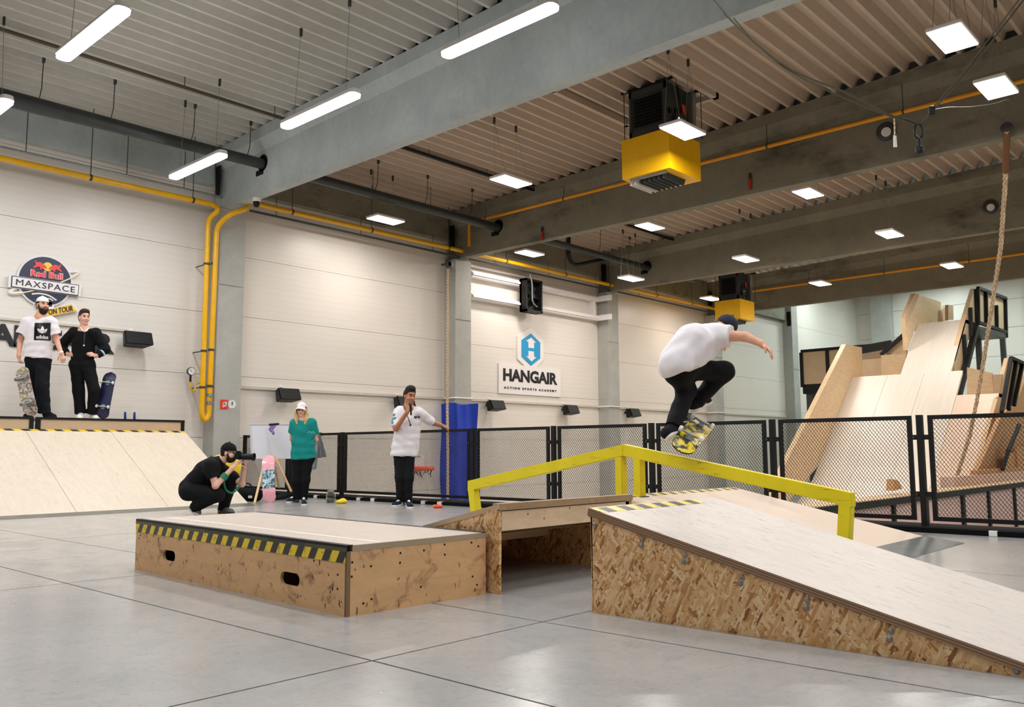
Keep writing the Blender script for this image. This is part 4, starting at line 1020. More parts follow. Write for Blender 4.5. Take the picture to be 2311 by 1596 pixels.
# ================================================================ ROLL-IN RAMP BEHIND THE FENCE
M['birch'] = skate_ply('birch_ramp_surface', (238, 228, 216), (214, 200, 186), (.6, 6, .6), .4)
M['birchwall'] = ply('birch_wall', (226, 196, 158), (214, 180, 140), .15)
RZ = lambda x: 2.96+.945*(x-25.94)
Ym, Yr = 8.625, 7.274
Y1b = 8.609; XT1, XT2 = 25.919, 27.66
YE = 6.969
t = thing('roll_in_ramp', 'tall pale wooden roll-in ramp with high side walls behind the fence', 'ramp', (24, 8.5, -.9))
def ramp_curve(x0, x1, n=14):
    """line of the riding surface: quarter-curved foot then straight"""
    out = []; xs_ = 23.0; R = 4.6; th = math.atan(.945)
    # straight part meets the curve where its height is xs_
    for k in range(n+1):
        x = x0+(x1-x0)*k/n
        zl = RZ(x)
        xf = 21.86   # where the straight line would meet the pit floor
        d = R*math.tan(th/2)
        xa, xb = xf-d, xf+d*math.cos(th)
        if x <= xa: z = -.9
        elif x < xb: z = -.9+R-math.sqrt(max(0, R*R-(x-xa)**2))
        else: z = zl
        out.append((x, z))
    return out
def surf(name, y0, y1, x0, x1, mat, p):
    n = 16; cv = ramp_curve(x0, x1, n); m = MB()
    a = [(x, y0, z) for x, z in cv]; 
    poly = a+[(cv[-1][0], y0, cv[-1][1]-.12)]+[(x, y0, z-.12) for x, z in cv[::-1][1:]]
    for i in range(n):
        (xa, za), (xb, zb_) = cv[i], cv[i+1]; m.prism([(xa, y0, za), (xb, y0, zb_), (xb, y0, zb_-.1), (xa, y0, za-.1)], (0, y1-y0, 0))
    return m.build(name, mat, p)
ysplit = np.linspace(YE, 10, 4)
for k in range(3): surf('ramp_sheet', ysplit[k]+.004, ysplit[k+1]-.004, 18.6, XT1 if ysplit[k] > Ym-.4 or k == 2 else XT1, M['birch'], t)
surf('ramp_sheet', Yr, Ym, XT1, XT2, M['birch'], t)
MB().prism([(XT1, Yr, RZ(XT1)-.1), (XT1, Ym+.02, RZ(XT1)-.1), (XT1, Ym+.02, RZ(XT1)), (XT1, Yr, RZ(XT1))], (.05, 0, 0)).build('trim', M['birchwall'], t)
# decks behind the two lips
MB().box((XT1, Ym, RZ(XT1)-.12), (XT1+2.2, 10.0, RZ(XT1)-.005)).build('deck', M['birchwall'], t)
MB().box((XT2, Yr, RZ(XT2)-.12), (XT2+.9, Ym+.3, RZ(XT2)-.005)).build('deck', M['birchwall'], t)
lw = [V(p) for p in [(25.518,10,3.896),(26.758,10,3.908),(26.715,10,3.032)]]
MB().prism([lw[0], lw[1], lw[2], (lw[2].x, 10, RZ(XT1)-.3), (24, 10, RZ(24)-.4), (20.4, 10, -.9), (19.3, 10, -.9), (19.9, 10, -.6)], (0, .14, 0)).build('side_wall', M['birchwall'], t)
mwall = [V((p[0], Ym, p[2])) for p in [(27.594,8.625,5.525),(30.087,8.625,5.558),(30.054,8.625,4.897),(27.596,8.625,4.582),(26.63,8.625,3.702),(26.558,8.625,4.672)]]
MB().prism(mwall, (0, .12, 0)).build('side_wall', M['birchwall'], t)
m2 = [V(p) for p in [(30.2,8.645,5.31),(30.956,8.645,5.577),(30.848,8.645,5.027),(30.08,8.645,4.916)]]
MB().prism(m2, (0, .1, 0)).build('side_wall', M['birchwall'], t); m3 = [V(p) for p in [(29.81,8.325,5.401),(30.331,8.325,5.435),(30.283,8.325,4.962),(29.709,8.325,4.886)]]
MB().prism(m3, (0, .1, 0)).build('side_wall', M['tan'], t)
rw = [V((p[0], Yr, p[2])) for p in [(28.791,7.274,5.661),(27.601,7.274,4.589),(26.308,7.274,3.277),(26.256,7.274,2.215),(26.511,7.274,2.25),(28.107,7.274,4.443),(28.818,7.274,4.516)]]
MB().prism(rw, (0, .12, 0)).build('side_wall', M['birchwall'], t)
for a, b in [[(28.781,7.224,5.626),(28.668,7.224,4.496)],[(28.032,7.224,4.963),(27.932,7.224,4.09)],[(27.179,7.224,4.084),(27.185,7.224,3.093)]]: MB().bar(a, b, .1, .1).build('strut', M['dark'], t)
a, b = [(28.317,7.174,4.415),(26.059,7.174,2.202)]; MB().bar(a, b, .14, .16).build('stringer', M['dark'], t)
# starting platform railing with black frame
rail_ = [V(p) for p in [(29.101,7.254,5.686),(32.36,7.254,5.763),(32.141,7.254,4.707),(28.958,7.254,4.638)]]
MB().prism(rail_, (0, .05, 0)).build('railing_panel', M['birchwall'], t)
for q in [[(28.866,7.194,5.674),(32.158,7.194,5.761)],[(28.619,7.194,4.582),(31.856,7.194,4.6)],[(28.866,7.194,5.674),(28.667,7.194,4.588)],[(29.749,7.194,5.695),(29.577,7.194,4.545)],[(30.907,7.194,5.371),(30.759,7.194,4.565)],[(32.104,7.194,5.769),(31.866,7.194,4.424)]]: MB().bar(q[0], q[1], .09, .09).build('railing_bar', M['dark'], t)
q = [V(p) for p in [(28.422,7.174,4.466),(31.817,7.174,4.564),(31.77,7.174,4.384),(28.305,7.174,4.36)]]; MB().prism(q, (0, 1.0, 0)).build('platform_edge', M['dark2'], t)
for q in [[(34.329,7.874,4.746),(33.427,7.874,2.81)],[(31.214,7.874,4.676),(29.427,7.874,2.344)]]: MB().bar(q[0], (q[0][0], q[0][1], -.9), .16, .16).build('post', M['dark2'], t)
# lower walls seen between the tower and the left wall
for nm, q, mt in (('back_panel', [(28,10.484,3.652),(28,9.872,3.649),(28,9.889,3.045),(28,10.501,3.025)], M['tan']), ('back_panel', [(27.6,9.739,3.706),(27.6,8.97,3.714),(27.6,9.138,3.004),(27.6,9.761,3.014)], M['birchwall']), ('back_panel', [(27.8,9.781,3.767),(27.8,9.028,4.355),(27.8,9.035,3.722)], M['tan'])):
    MB().prism(q, (.08, 0, 0)).build(nm, mt, t)
q = [(27.7,9.774,3.73),(27.7,8.995,4.355)]; MB().bar(q[0], q[1], .1, .1).build('railing_bar', M['dark'], t)
q = [(28.1,10.72,3.965),(28.1,9.571,4.083)]; MB().bar(q[0], q[1], .12, .25).build('railing_bar', M['dark'], t)
# second, lower lane at the right with its own walls
t = thing('roll_in_lane', 'lower pinkish ramp lane right of the tall roll-in, crossed by the thick rope', 'ramp', (23, 6, -.9))
M['lane'] = skate_ply('pinkish_ramp_surface', (240, 214, 192), (212, 176, 150), (.6, 6, .6), .5)
XL = 25.164; YL2 = 5.942
for k in range(2): surf('ramp_sheet', YL2+(YE-YL2)*k/2+.004, YL2+(YE-YL2)*(k+1)/2-.004, 18.4, XL, M['lane'], t)
MB().box((XL, YL2, RZ(XL)-.1), (XL+1.6, YE, RZ(XL)-.005)).build('deck', M['birchwall'], t)
for q, mt in (([(25.2,6.672,2.962),(25.2,6.086,2.77),(25.2,6.076,2.235),(25.2,6.716,2.206)], M['birchwall']), ([(25,6.02,2.707),(25,5.793,2.704),(25,5.883,2.239),(25,6.018,2.223)], M['tan'])): MB().prism(q, (.08, 0, 0)).build('back_panel', mt, t)
q = [V((p[0], YL2, p[2])) for p in [(26.362,5.942,3.243),(26.646,5.942,3.252),(25.387,5.942,1.75),(24.226,5.942,0.83),(22.45,5.942,-0.199),(22.096,5.942,-0.185),(24.937,5.942,2.022)]]
MB().prism(q, (0, .1, 0)).build('side_wall', M['birchwall'], t)
q = [V((p[0], YL2-.5, p[2])) for p in [(24.401,5.442,3.036),(25.556,5.442,2.982),(24.259,5.442,1.865),(23.251,5.442,1.672)]]; MB().prism(q, (0, .05, 0)).build('railing_panel', M['tan'], t)
for q in [[(24.183,5.392,3.038),(25.375,5.392,2.989)],[(24.177,5.392,3.016),(22.957,5.392,1.662)],[(24.741,5.392,3.001),(23.625,5.392,1.734)],[(25.375,5.392,2.989),(24.166,5.392,1.86)]]: MB().bar(q[0], q[1], .08, .08).build('railing_bar', M['dark'], t)
# wooden wall and crate steps at the right edge
t = thing('wooden_stairs', 'stacked wooden stair blocks behind the right-hand fence panel', 'stairs', (19, 4.9, -.9))
M['crate'] = ply('crate_ply', (206, 156, 108), (170, 120, 76), .3); M['crate2'] = plain('pinkish_ply', (226, 190, 172), .5)
q = [(26.934,5.6,2.871),(26.114,5.6,0.075),(21.057,5.6,0.172),(21.704,5.6,0.433),(23.911,5.6,1.642),(25.188,5.6,1.903)]; MB().prism(q, (0, .1, 0)).build('side_wall', M['crate'], t)
st = [(18.611,5.35,0.249),(20.476,5.35,0.342),(23.009,5.35,0.704),(24.046,5.35,0.849)]
for k, (a, w) in enumerate(((st[0], 12), (st[1], 10), (st[2], 6), (st[3], 5))):
    MB().box((a[0], 5.3+.06*k, -.9), (a[0]+w-.05*k, 5.55-.06*k, a[2])).build('stair_block', M['crate2'] if k < 1 else M['crate'], t)
q = [(24.047,5.28,1.365),(22.838,5.28,0.746),(22.221,5.28,0.327)]; MB().tube(q, .05, 8).build('handrail', M['dark'], t)
# low framed wall along the pit
t = thing('pit_wall', 'low pinkish wall with black posts along the pit behind the fence', 'barrier', (15, 5, -.9))
x0, x1 = 11.2, 25
M['pit'] = plain('pinkish_pit_panel', (222, 190, 184), .5)
xs_ = [x0]+[float(v) for v in [14.242,15.816,17.895,19.651,21.704]]+[x1]
for k in range(len(xs_)-1): MB().box((xs_[k]+.004, 4.98, -.9), (xs_[k+1]-.004, 5.02, -.04)).build('panel', M['pit'], t)
for x, w in zip(xs_, (.1, .09, .09, .14, .1, .1, .1)): MB().box((x-w/2, 4.93, -.9), (x+w/2, 4.98, .0)).build('post', M['dark'], t)
MB().box((x0, 4.92, -.06), (x1, 5.06, .045)).build('top_beam', M['dark'], t); MB().box((x0, 4.92, .045), (x1, 5.3, .06)).build('top_cap', M['birchwall'], t)
t = thing('wood_offcut', 'small dark wooden wedge standing on the pit wall', 'wood', (14.961,5.15,0.144))
q = [(14.835,5.15,0.127),(14.904,5.15,0.312),(15.107,5.15,0.277),(15.256,5.15,0.148)]; MB().prism(q, (0, .12, 0)).build('wedge', M['crate'], t)
# mezzanine at the far end
t = thing('mezzanine', 'birch fronted mezzanine with black rail at the far end of the hall', 'platform', (31,13.165,3.45))
q = [V(p) for p in [(31,13.835,4.386),(31,12.155,4.413),(31,12.277,3.204),(31,13.852,3.194)]]; xm = 31.0
yA, yB = q[0].y, q[1].y-1.5; zt, zb = q[0].z, q[3].z
ym = [yA, 12.847, yB]
for k in range(2): MB().box((xm, ym[k+1]+.02, zb), (xm+.06, ym[k]-.02, zt)).build('front_panel', M['tan'], t)
MB().box((xm-.06, yB, zt), (xm+.1, yA, zt+.1)).build('top_rail', M['dark'], t)
for y in ym: MB().box((xm-.05, y-.06, zb-.1), (xm+.05, y+.06, zt)).build('rail_post', M['dark'], t)
MB().box((xm, yB, zb-.35), (xm+6, yA, zb)).build('deck', M['dark'], t)
for y in (yA-.2, yB+.2): MB().box((xm+.1, y-.12, -.9), (xm+.34, y+.12, zb-.3)).build('post', M['dark2'], t)
c = (31.5,13.43,3.065); t = thing('strip_light', 'thin white strip light under the distant mezzanine', 'light', c)
MB().box((c[0], c[1]-.9, c[2]), (c[0]+.15, c[1]+.5, c[2]+.06)).build('diffuser', E_TUBE, t); MB().box((c[0], c[1]-.9, c[2]+.06), (c[0]+.15, c[1]+.5, zb-.35)).build('housing', M['white'], t)


# ================================================================ PEOPLE: continuous surfaces from smooth-blended limbs
CR, CF = V((.677, -.736, 0)), V((.737, .676, 0)); ZU = V((0, 0, 1))
def cap(a, b, r1, r2=None, k=.02, flat=None, n=None, cuts=(), sub=False):
    a = np.array(a, dtype=np.float32); b = np.array(b, dtype=np.float32); r2 = r1 if r2 is None else r2
    def f(x, y, z):
        bb = b-a
        px_, py_, pz_ = x-a[0], y-a[1], z-a[2]
        if flat:
            q = (px_*n[0]+py_*n[1]+pz_*n[2])*(1/flat-1); px_, py_, pz_ = px_+q*n[0], py_+q*n[1], pz_+q*n[2]
            bb = bb+np.array(n, dtype=np.float32)*(float(bb@np.array(n, dtype=np.float32))*(1/flat-1))
        L = max(float(bb@bb), 1e-9)
        t = np.clip((px_*bb[0]+py_*bb[1]+pz_*bb[2])/L, 0, 1)
        d = np.sqrt((px_-t*bb[0])**2+(py_-t*bb[1])**2+(pz_-t*bb[2])**2)-(r1+(r2-r1)*t)
        if flat: d = d*(.4+.6*flat)
        for p, m in cuts: d = np.maximum(d, (x-p[0])*m[0]+(y-p[1])*m[1]+(z-p[2])*m[2])
        return d
    r = max(r1, r2); return (f, np.minimum(a, b)-r, np.maximum(a, b)+r, k, sub)
def ell(c, rad, ax, k=.02, cuts=(), sub=False):
    c = np.array(c, dtype=np.float32)
    def f(x, y, z):
        px_, py_, pz_ = x-c[0], y-c[1], z-c[2]; k0 = 0; k1 = 0
        for r, u in zip(rad, ax):
            q = (px_*u[0]+py_*u[1]+pz_*u[2])/r; k0 = k0+q*q; k1 = k1+q*q/(r*r)
        k0 = np.sqrt(k0); k1 = np.sqrt(k1)+1e-6; d = k0*(k0-1)/k1
        for p, m in cuts: d = np.maximum(d, (x-p[0])*m[0]+(y-p[1])*m[1]+(z-p[2])*m[2])
        return d
    R_ = max(rad); return (f, c-R_, c+R_, k, sub)
def sdf_mesh(name, prims, vox, mat, parent, folds=0.0, fdir=(3, 1, 9), seed=0, fine=0):
    lo = np.min([p[1] for p in prims if not p[4]], axis=0)-4*vox; hi = np.max([p[2] for p in prims if not p[4]], axis=0)+4*vox
    n = np.ceil((hi-lo)/vox).astype(int)+1
    D_ = np.full(n, 1.0, dtype=np.float32); ax = [(lo[i]+vox*np.arange(n[i])).astype(np.float32) for i in range(3)]
    for f, a, b, k, sub in prims:
        i0 = np.clip(np.floor((a-k-3*vox-lo)/vox).astype(int), 0, n-1); i1 = np.clip(np.ceil((b+k+3*vox-lo)/vox).astype(int)+1, 1, n)
        if (i1 <= i0).any(): continue
        s = tuple(slice(p, q) for p, q in zip(i0, i1)); x, y, z = (ax[i][s[i]] for i in range(3))
        d = f(x[:, None, None], y[None, :, None], z[None, None, :]); c = D_[s]
        if sub:
            h = np.maximum(k-np.abs(c+d), 0)/k; D_[s] = np.maximum(c, -d)+h*h*k*.25
        else:
            h = np.maximum(k-np.abs(c-d), 0)/k; D_[s] = np.minimum(c, d)-h*h*k*.25
    if folds:
        x, y, z = ax[0][:, None, None], ax[1][None, :, None], ax[2][None, None, :]
        w = np.sin(x*31+2.3*np.sin(z*11+seed)+seed)*np.sin(z*17+1.9*np.sin(y*13+seed*2))+.6*np.sin((x*fdir[0]+y*fdir[1]+z*fdir[2])*5+2*np.sin(x*9-z*7+seed))
        D_ = D_+folds*w.astype(np.float32)
        if fine: D_ = D_+fine*(np.sin(x*170+4*np.sin(z*40))*np.sin(y*150+3*np.sin(x*60))*np.sin(z*90+2*np.sin(y*50))).astype(np.float32)
    ins = D_ < 0
    cnt = np.zeros(n-1, dtype=np.int8)
    cor = [(i, j, k) for i in (0, 1) for j in (0, 1) for k in (0, 1)]
    sl = lambda A, c: A[c[0]:n[0]-1+c[0], c[1]:n[1]-1+c[1], c[2]:n[2]-1+c[2]]
    for c in cor: cnt += sl(ins, c)
    cells = np.argwhere((cnt > 0) & (cnt < 8))
    vals = {c: D_[cells[:, 0]+c[0], cells[:, 1]+c[1], cells[:, 2]+c[2]] for c in cor}
    acc = np.zeros((len(cells), 3), dtype=np.float32); num = np.zeros(len(cells), dtype=np.float32)
    for c in cor:
        for a in range(3):
            if c[a]: continue
            e = list(c); e[a] = 1; e = tuple(e); va, vb = vals[c], vals[e]; m = (va < 0) != (vb < 0)
            t = np.where(m, va/np.where(m, va-vb, 1), 0)
            p = np.array(c, dtype=np.float32)[None, :].repeat(len(cells), 0); p[:, a] += t
            acc += p*m[:, None]; num += m
    verts = lo+vox*(cells+acc/num[:, None])
    idx = np.full(n-1, -1, dtype=np.int32); idx[cells[:, 0], cells[:, 1], cells[:, 2]] = np.arange(len(cells))
    quads = []
    for a in range(3):
        b, c = (a+1) % 3, (a+2) % 3
        s0 = [slice(None)]*3; s1 = [slice(None)]*3; s0[a] = slice(0, -1); s1[a] = slice(1, None)
        A, B = ins[tuple(s0)], ins[tuple(s1)]
        for flip, M_ in ((False, A & ~B), (True, ~A & B)):
            g = np.argwhere(M_); g = g[(g[:, b] > 0) & (g[:, c] > 0) & (g[:, b] < n[b]-1) & (g[:, c] < n[c]-1)]
            o = lambda db, dc: (lambda q: idx[q[:, 0], q[:, 1], q[:, 2]])(g+np.eye(3, dtype=int)[b]*db+np.eye(3, dtype=int)[c]*dc)
            q = np.stack([o(-1, -1), o(0, -1), o(0, 0), o(-1, 0)], 1); quads.append(q[:, ::-1] if flip else q)
    quads = np.concatenate(quads).astype(np.int32)
    me = bpy.data.meshes.new(name); me.vertices.add(len(verts)); me.vertices.foreach_set('co', verts.astype(np.float32).ravel())
    me.loops.add(quads.size); me.loops.foreach_set('vertex_index', quads.ravel()); me.polygons.add(len(quads))
    me.polygons.foreach_set('loop_start', np.arange(len(quads), dtype=np.int32)*4); me.polygons.foreach_set('loop_total', np.full(len(quads), 4, dtype=np.int32))
    me.polygons.foreach_set('use_smooth', np.ones(len(quads), dtype=bool)); me.update(calc_edges=True); me.validate()
    return link(name, me, mat, parent)

def skin_mat(name, rgb):
    t = NT(name); c = lin(rgb); f = t.noise(t.coords(), 16, 4)
    t.color(t.ramp(f, [(.3, (c[0]*.88, c[1]*.80, c[2]*.78)), (.7, c)])).set(.5, spec=.4)
    t.b.inputs['Subsurface Weight'].default_value = .08; t.b.inputs['Subsurface Radius'].default_value = (.01, .004, .002); return t.m
def cloth_mat(name, rgb, rough=.85):
    t = NT(name); c = lin(rgb); f = t.noise(t.coords(), 9, 5, .6)
    t.color(t.ramp(f, [(.3, tuple(v*.9 for v in c)), (.7, c)])).set(rough, spec=.25); w = t.noise(t.coords(), 170, 2); t.bump(w, .15, .003); return t.m
M['skin'] = skin_mat('warm_skin', (222, 168, 140)); M['skin2'] = skin_mat('tanned_skin', (190, 130, 96)); M['skin3'] = skin_mat('pale_skin', (232, 184, 162))
M['tee'] = cloth_mat('white_cotton', (236, 228, 230)); M['blackcloth'] = cloth_mat('black_cotton', (11, 11, 13)); M['navycloth'] = cloth_mat('dark_navy_cotton', (15, 17, 25))
M['jeans'] = cloth_mat('black_denim', (15, 17, 18)); M['teal'] = cloth_mat('teal_cotton', (20, 138, 132)); M['capwhite'] = cloth_mat('white_cap', (240, 230, 228))
M['hairdark'] = cloth_mat('dark_hair', (24, 18, 16), .5); M['hairbrown'] = cloth_mat('brown_hair', (66, 44, 30), .5); M['beard'] = cloth_mat('dark_beard', (44, 28, 22), .7)
M['blond'] = cloth_mat('blond_hair', (206, 172, 118), .5); M['blond2'] = cloth_mat('dark_blond_roots', (110, 76, 50), .5)
M['eye'] = plain('eye_dark', (30, 20, 16), .2); M['lip'] = plain('lip_red', (168, 92, 84), .5); M['sole'] = plain('white_rubber', (232, 226, 220), .5)
M['shoe_black'] = cloth_mat('black_suede', (20, 21, 26)); M['shoe_white'] = plain('white_shoe', (236, 230, 226), .5); M['shoe_grey'] = cloth_mat('grey_knit_shoe', (112, 108, 104)); M['shoe_navy'] = cloth_mat('navy_canvas', (24, 32, 52))

class Fig:
    def __init__(s, label, root, skin):
        s.t = thing('person', label, 'person', root); s.B = []; s.skin = skin
    def head(s, c, f, u, sc=1.0, neck=None, hair=None, lips=True):
        c = V(c); f = V(f).normalized(); u = V(u); u = (u-f*u.dot(f)).normalized(); l = u.cross(f)
        s.c, s.f, s.u, s.l, s.sc = c, f, u, l, sc
        P = s.at; ax = (l, f, u); B = s.B
        B.append(ell(P(0, -.008, .028), (.074*sc, .094*sc, .098*sc), ax)); B.append(ell(P(0, .022, -.05), (.056*sc, .066*sc, .066*sc), ax, .03))
        B.append(ell(P(0, .062, -.098), (.028*sc, .024*sc, .02*sc), ax, .025)); B.append(cap(P(0, .088, .012), P(0, .108, -.028), .010*sc, .015*sc, .012))
        B.append(cap(P(-.03, .078, .034), P(.03, .078, .034), .012*sc, None, .015)); B.append(cap(P(-.045, .058, -.028), P(-.03, .07, -.03), .02*sc, None, .03)); B.append(cap(P(.045, .058, -.028), P(.03, .07, -.03), .02*sc, None, .03))
        B.append(cap(P(-.018, .083, -.066), P(.018, .083, -.066), .010*sc, None, .01))
        for q in (-1, 1):
            B.append(ell(P(q*.076, -.008, -.005), (.010*sc, .022*sc, .032*sc), ax, .008))
            B.append(ell(P(q*.031, .095, .010), (.017*sc, .014*sc, .011*sc), ax, .012, sub=True))
        if neck is not None: B.append(cap(P(0, -.02, -.05), neck, .054*sc, .062*sc, .03))
        for q in (-1, 1):
            sdf_eye = MB(); e = P(q*.031, .079, .010); sdf_eye.lathe(e-f*.010*sc, [(.003*sc, 0), (.009*sc, .003*sc), (.011*sc, .010*sc), (.009*sc, .017*sc), (.003*sc, .020*sc)], 10, f); sdf_eye.build('eye', M['eye'], s.t, smooth=True)
        if lips: MB().tube([P(-.024, .083, -.067), P(-.01, .094, -.064), P(.01, .094, -.064), P(.024, .083, -.067)], .0055*sc, 6).build('lips', M['lip'], s.t, smooth=True)
        if hair is not None:
            for q in (-1, 1): MB().tube([P(q*.014, .092, .034), P(q*.034, .088, .040), P(q*.052, .070, .034)], .0052*sc, 6).build('eyebrow', hair, s.t, smooth=True)
    def at(s, l, f, u): return s.c+(s.l*l+s.f*f+s.u*u)*s.sc
    def hair(s, mat, top=.025, line=.045, back=-.06, sides=True, tall=.0):
        P = s.at; ax = (s.l, s.f, s.u); sc = s.sc
        cut = [(P(0, .05, line), (s.f*.75-s.u*.66).normalized())]
        pr = [ell(P(0, -.014, .040+tall*.3), ((.082)*sc, (.098)*sc, (.098+top*.4)*sc), ax, .01, cuts=cut)]
        if tall: pr += [ell(P(q*.025, .035-abs(q)*.02, .105+tall*.6), (.04*sc, .06*sc, (.018+tall)*sc), ax, .03) for q in (-1, 0, 1)]
        if sides: pr += [cap(P(q*.072, -.03, .02), P(q*.072, -.022, -.02), .017*sc, .012*sc, .015) for q in (-1, 1)]
        pr.append(ell(P(0, -.06, -.02), (.062*sc, .045*sc, .06*sc), ax, .03))
        return sdf_mesh('hair', pr, .0045, mat, s.t, .003, fine=.006)
    def beard(s, mat, low=0):
        P = s.at; ax = (s.l, s.f, s.u); sc = s.sc
        pr = [ell(P(0, .026, -.07-low), (.062*sc, .075*sc, (.058+low)*sc), ax, .02, cuts=[(P(0, 0, -.038), s.u), (P(0, .0, 0), (s.f*-1))])]
        pr += [cap(P(q*.066, .008, .0), P(q*.058, .03, -.06), .012*sc, .02*sc, .015) for q in (-1, 1)]
        pr += [ell(P(0, .098, -.062), (.022*sc, .02*sc, .010*sc), ax, .006, sub=True)]
        pr += [cap(P(-.026, .088, -.05), P(.026, .088, -.05), .008*sc, None, .008)]
        return sdf_mesh('beard', pr, .0045, mat, s.t, .0012, fine=.003)
    def cap_hat(s, mat, fwd, rim=.035, brim=True, mat_b=None, lift=0):
        """baseball cap; fwd is where the brim points"""
        P = s.at; sc = s.sc; fw_ = V(fwd); fw_ = (fw_-s.u*fw_.dot(s.u)).normalized(); sd = s.u.cross(fw_)
        o = P(0, -.010, .045+lift)
        pr = [ell(o, (.088*sc, .104*sc, .096*sc), (s.l, s.f, s.u), .01, cuts=[(P(0, 0, rim+lift), (s.u*-1+s.f*-.12).normalized())]), cap(o+s.u*.095*sc, o+s.u*.098*sc, .011, None, .01)]
        h = sdf_mesh('cap', pr, .006, mat, s.t, .0012)
        if brim:
            def fn(a, b):
                th = (a-.5)*2.0; r = .088+.066*b*max(0, math.cos(th*1.25))**.5
                q = P(0, -.010, rim+.006+lift)+(fw_*math.cos(th)*1.12+sd*math.sin(th)*.92)*r*sc; return q-s.u*(.028*b+.06*math.sin(th)**2*b)*sc
            MB().shell(fn, 12, 4, s.u*.006).build('brim', mat_b or mat, h, smooth=True)
        return h
    def torso(s, hl, hr, chest, sl, sr, neck, front, w=1.0):
        n = V(front).normalized(); pel = (V(hl)+V(hr))/2; B = s.B
        B += [cap(hl, hr, .105*w, None, .05, .85, n), cap(pel, chest, .115*w, .135*w, .06, .78, n), cap(V(sl).lerp(V(sr), .12), V(sr).lerp(V(sl), .12), .075*w, None, .06, .9, n), cap(chest, neck, .10*w, .06*w, .06, .8, n)]
    def arm(s, sh, el, wr, w=1.0): s.B += [cap(sh, el, .056*w, .041*w, .03), cap(el, wr, .042*w, .029*w, .02)]
    def leg(s, hip, kn, an): s.B += [cap(hip, kn, .085, .058, .05), cap(kn, an, .055, .038, .03)]
    def hand(s, wr, d, n, curl=.5, side=1, spread=.12, thumb=.7, sc=1.0):
        """palm, four curled fingers and a thumb; d towards the fingers, n the palm side, side = +1/-1 where the thumb leaves"""
        wr = V(wr); d = V(d).normalized(); n = V(n); n = (n-d*n.dot(d)).normalized(); q = d.cross(n)*side; B = s.B
        B.append(cap(wr, wr+d*.03*sc, .026*sc, .026*sc, .02)); B.append(cap(wr+d*.03*sc, wr+d*.078*sc, .036*sc, .039*sc, .015, .42, n))
        for i, (L, o) in enumerate(((.072, .030), (.082, .010), (.076, -.010), (.058, -.029))):
            p = wr+d*(.084-.004*abs(i-1))*sc+q*o*sc; a = 0; dd = (d+q*(1.2-i*.8)*spread).normalized(); r = (.0098-.0006*i)*sc
            for j, fr in enumerate((.44, .32, .24)):
                a += curl*(.75 if j == 0 else 1.0); e = dd*math.cos(a)+n*math.sin(a); p2 = p+e*L*fr*sc
                B.append(cap(p, p2, r, r*.93, .004)); p = p2; r *= .94
        p = wr+d*.028*sc+q*.026*sc; e = (q*.75+d*.6+n*.25*thumb).normalized(); p2 = p+e*.042*sc; B.append(cap(p, p2, .0135*sc, .011*sc, .008))
        e = (q*.15+d*.85+n*(.3+.6*thumb)).normalized(); B.append(cap(p2, p2+e*.045*sc, .011*sc, .0088*sc, .004))
    def shoe(s, heel, toe, up, mat, sole, ank, stripe=None, h=.0, wide=1.0):
        heel, toe, up = V(heel), V(toe), V(up).normalized(); d = (toe-heel); d = (d-up*d.dot(up)); L = d.length; d.normalize(); sd = up.cross(d); toe = heel+d*L
        a, b = heel+d*.04, toe-d*.045; w = wide
        cutl = [(heel+up*.022, up*-1)]
        pr = [cap(a+up*.052, a+d*.05+up*.05, .044*w, .046*w, .02, cuts=cutl), cap(a+d*.05+up*.045, b+up*.030, .046*w, .040*w, .03, cuts=cutl), cap(b+up*.03-d*.02, b+up*.026, .046*w, .042*w, .02, .8, up, cuts=cutl), cap(a+up*.06, V(ank).lerp(a+up*.06, .35), .046*w, .043*w, .03)]
        sh_ = sdf_mesh('shoe', pr, .006, mat, s.t)
        c2 = [(heel+up*.026, up), (heel, up*-1)]
        sp = [cap(a+up*.016, a+d*.06+up*.016, .047*w, .046*w, .01, cuts=c2), cap(a+d*.05+up*.016, b+up*.016, .046*w, .050*w, .02, cuts=c2)]
        sdf_mesh('sole', sp, .005, sole, sh_)
        if stripe:
            for q in (-1, 1):
                MB().tube([a+d*L*x+up*z+sd*q*.046*w*k for x, z, k in ((-.02, .045, .98), (.12, .062, 1.02), (.25, .044, 1.06), (.42, .036, 1.04))], .006, 6).build('side_stripe', stripe, sh_, smooth=True)
            MB().tube([a+d*L*.42+up*.075, a+d*L*.55+up*.066, a+d*L*.66+up*.058], [.022, .02, .012], 8).build('laces', stripe, sh_, smooth=True)
        s.B.append(cap(ank, a+up*.05, .035, .035, .02)); s.B.append(cap(a+up*.045, b+up*.03, .034, .028, .02))
    def done(s, vox=.0052):
        return sdf_mesh('body', s.B, vox, s.skin, s.t)
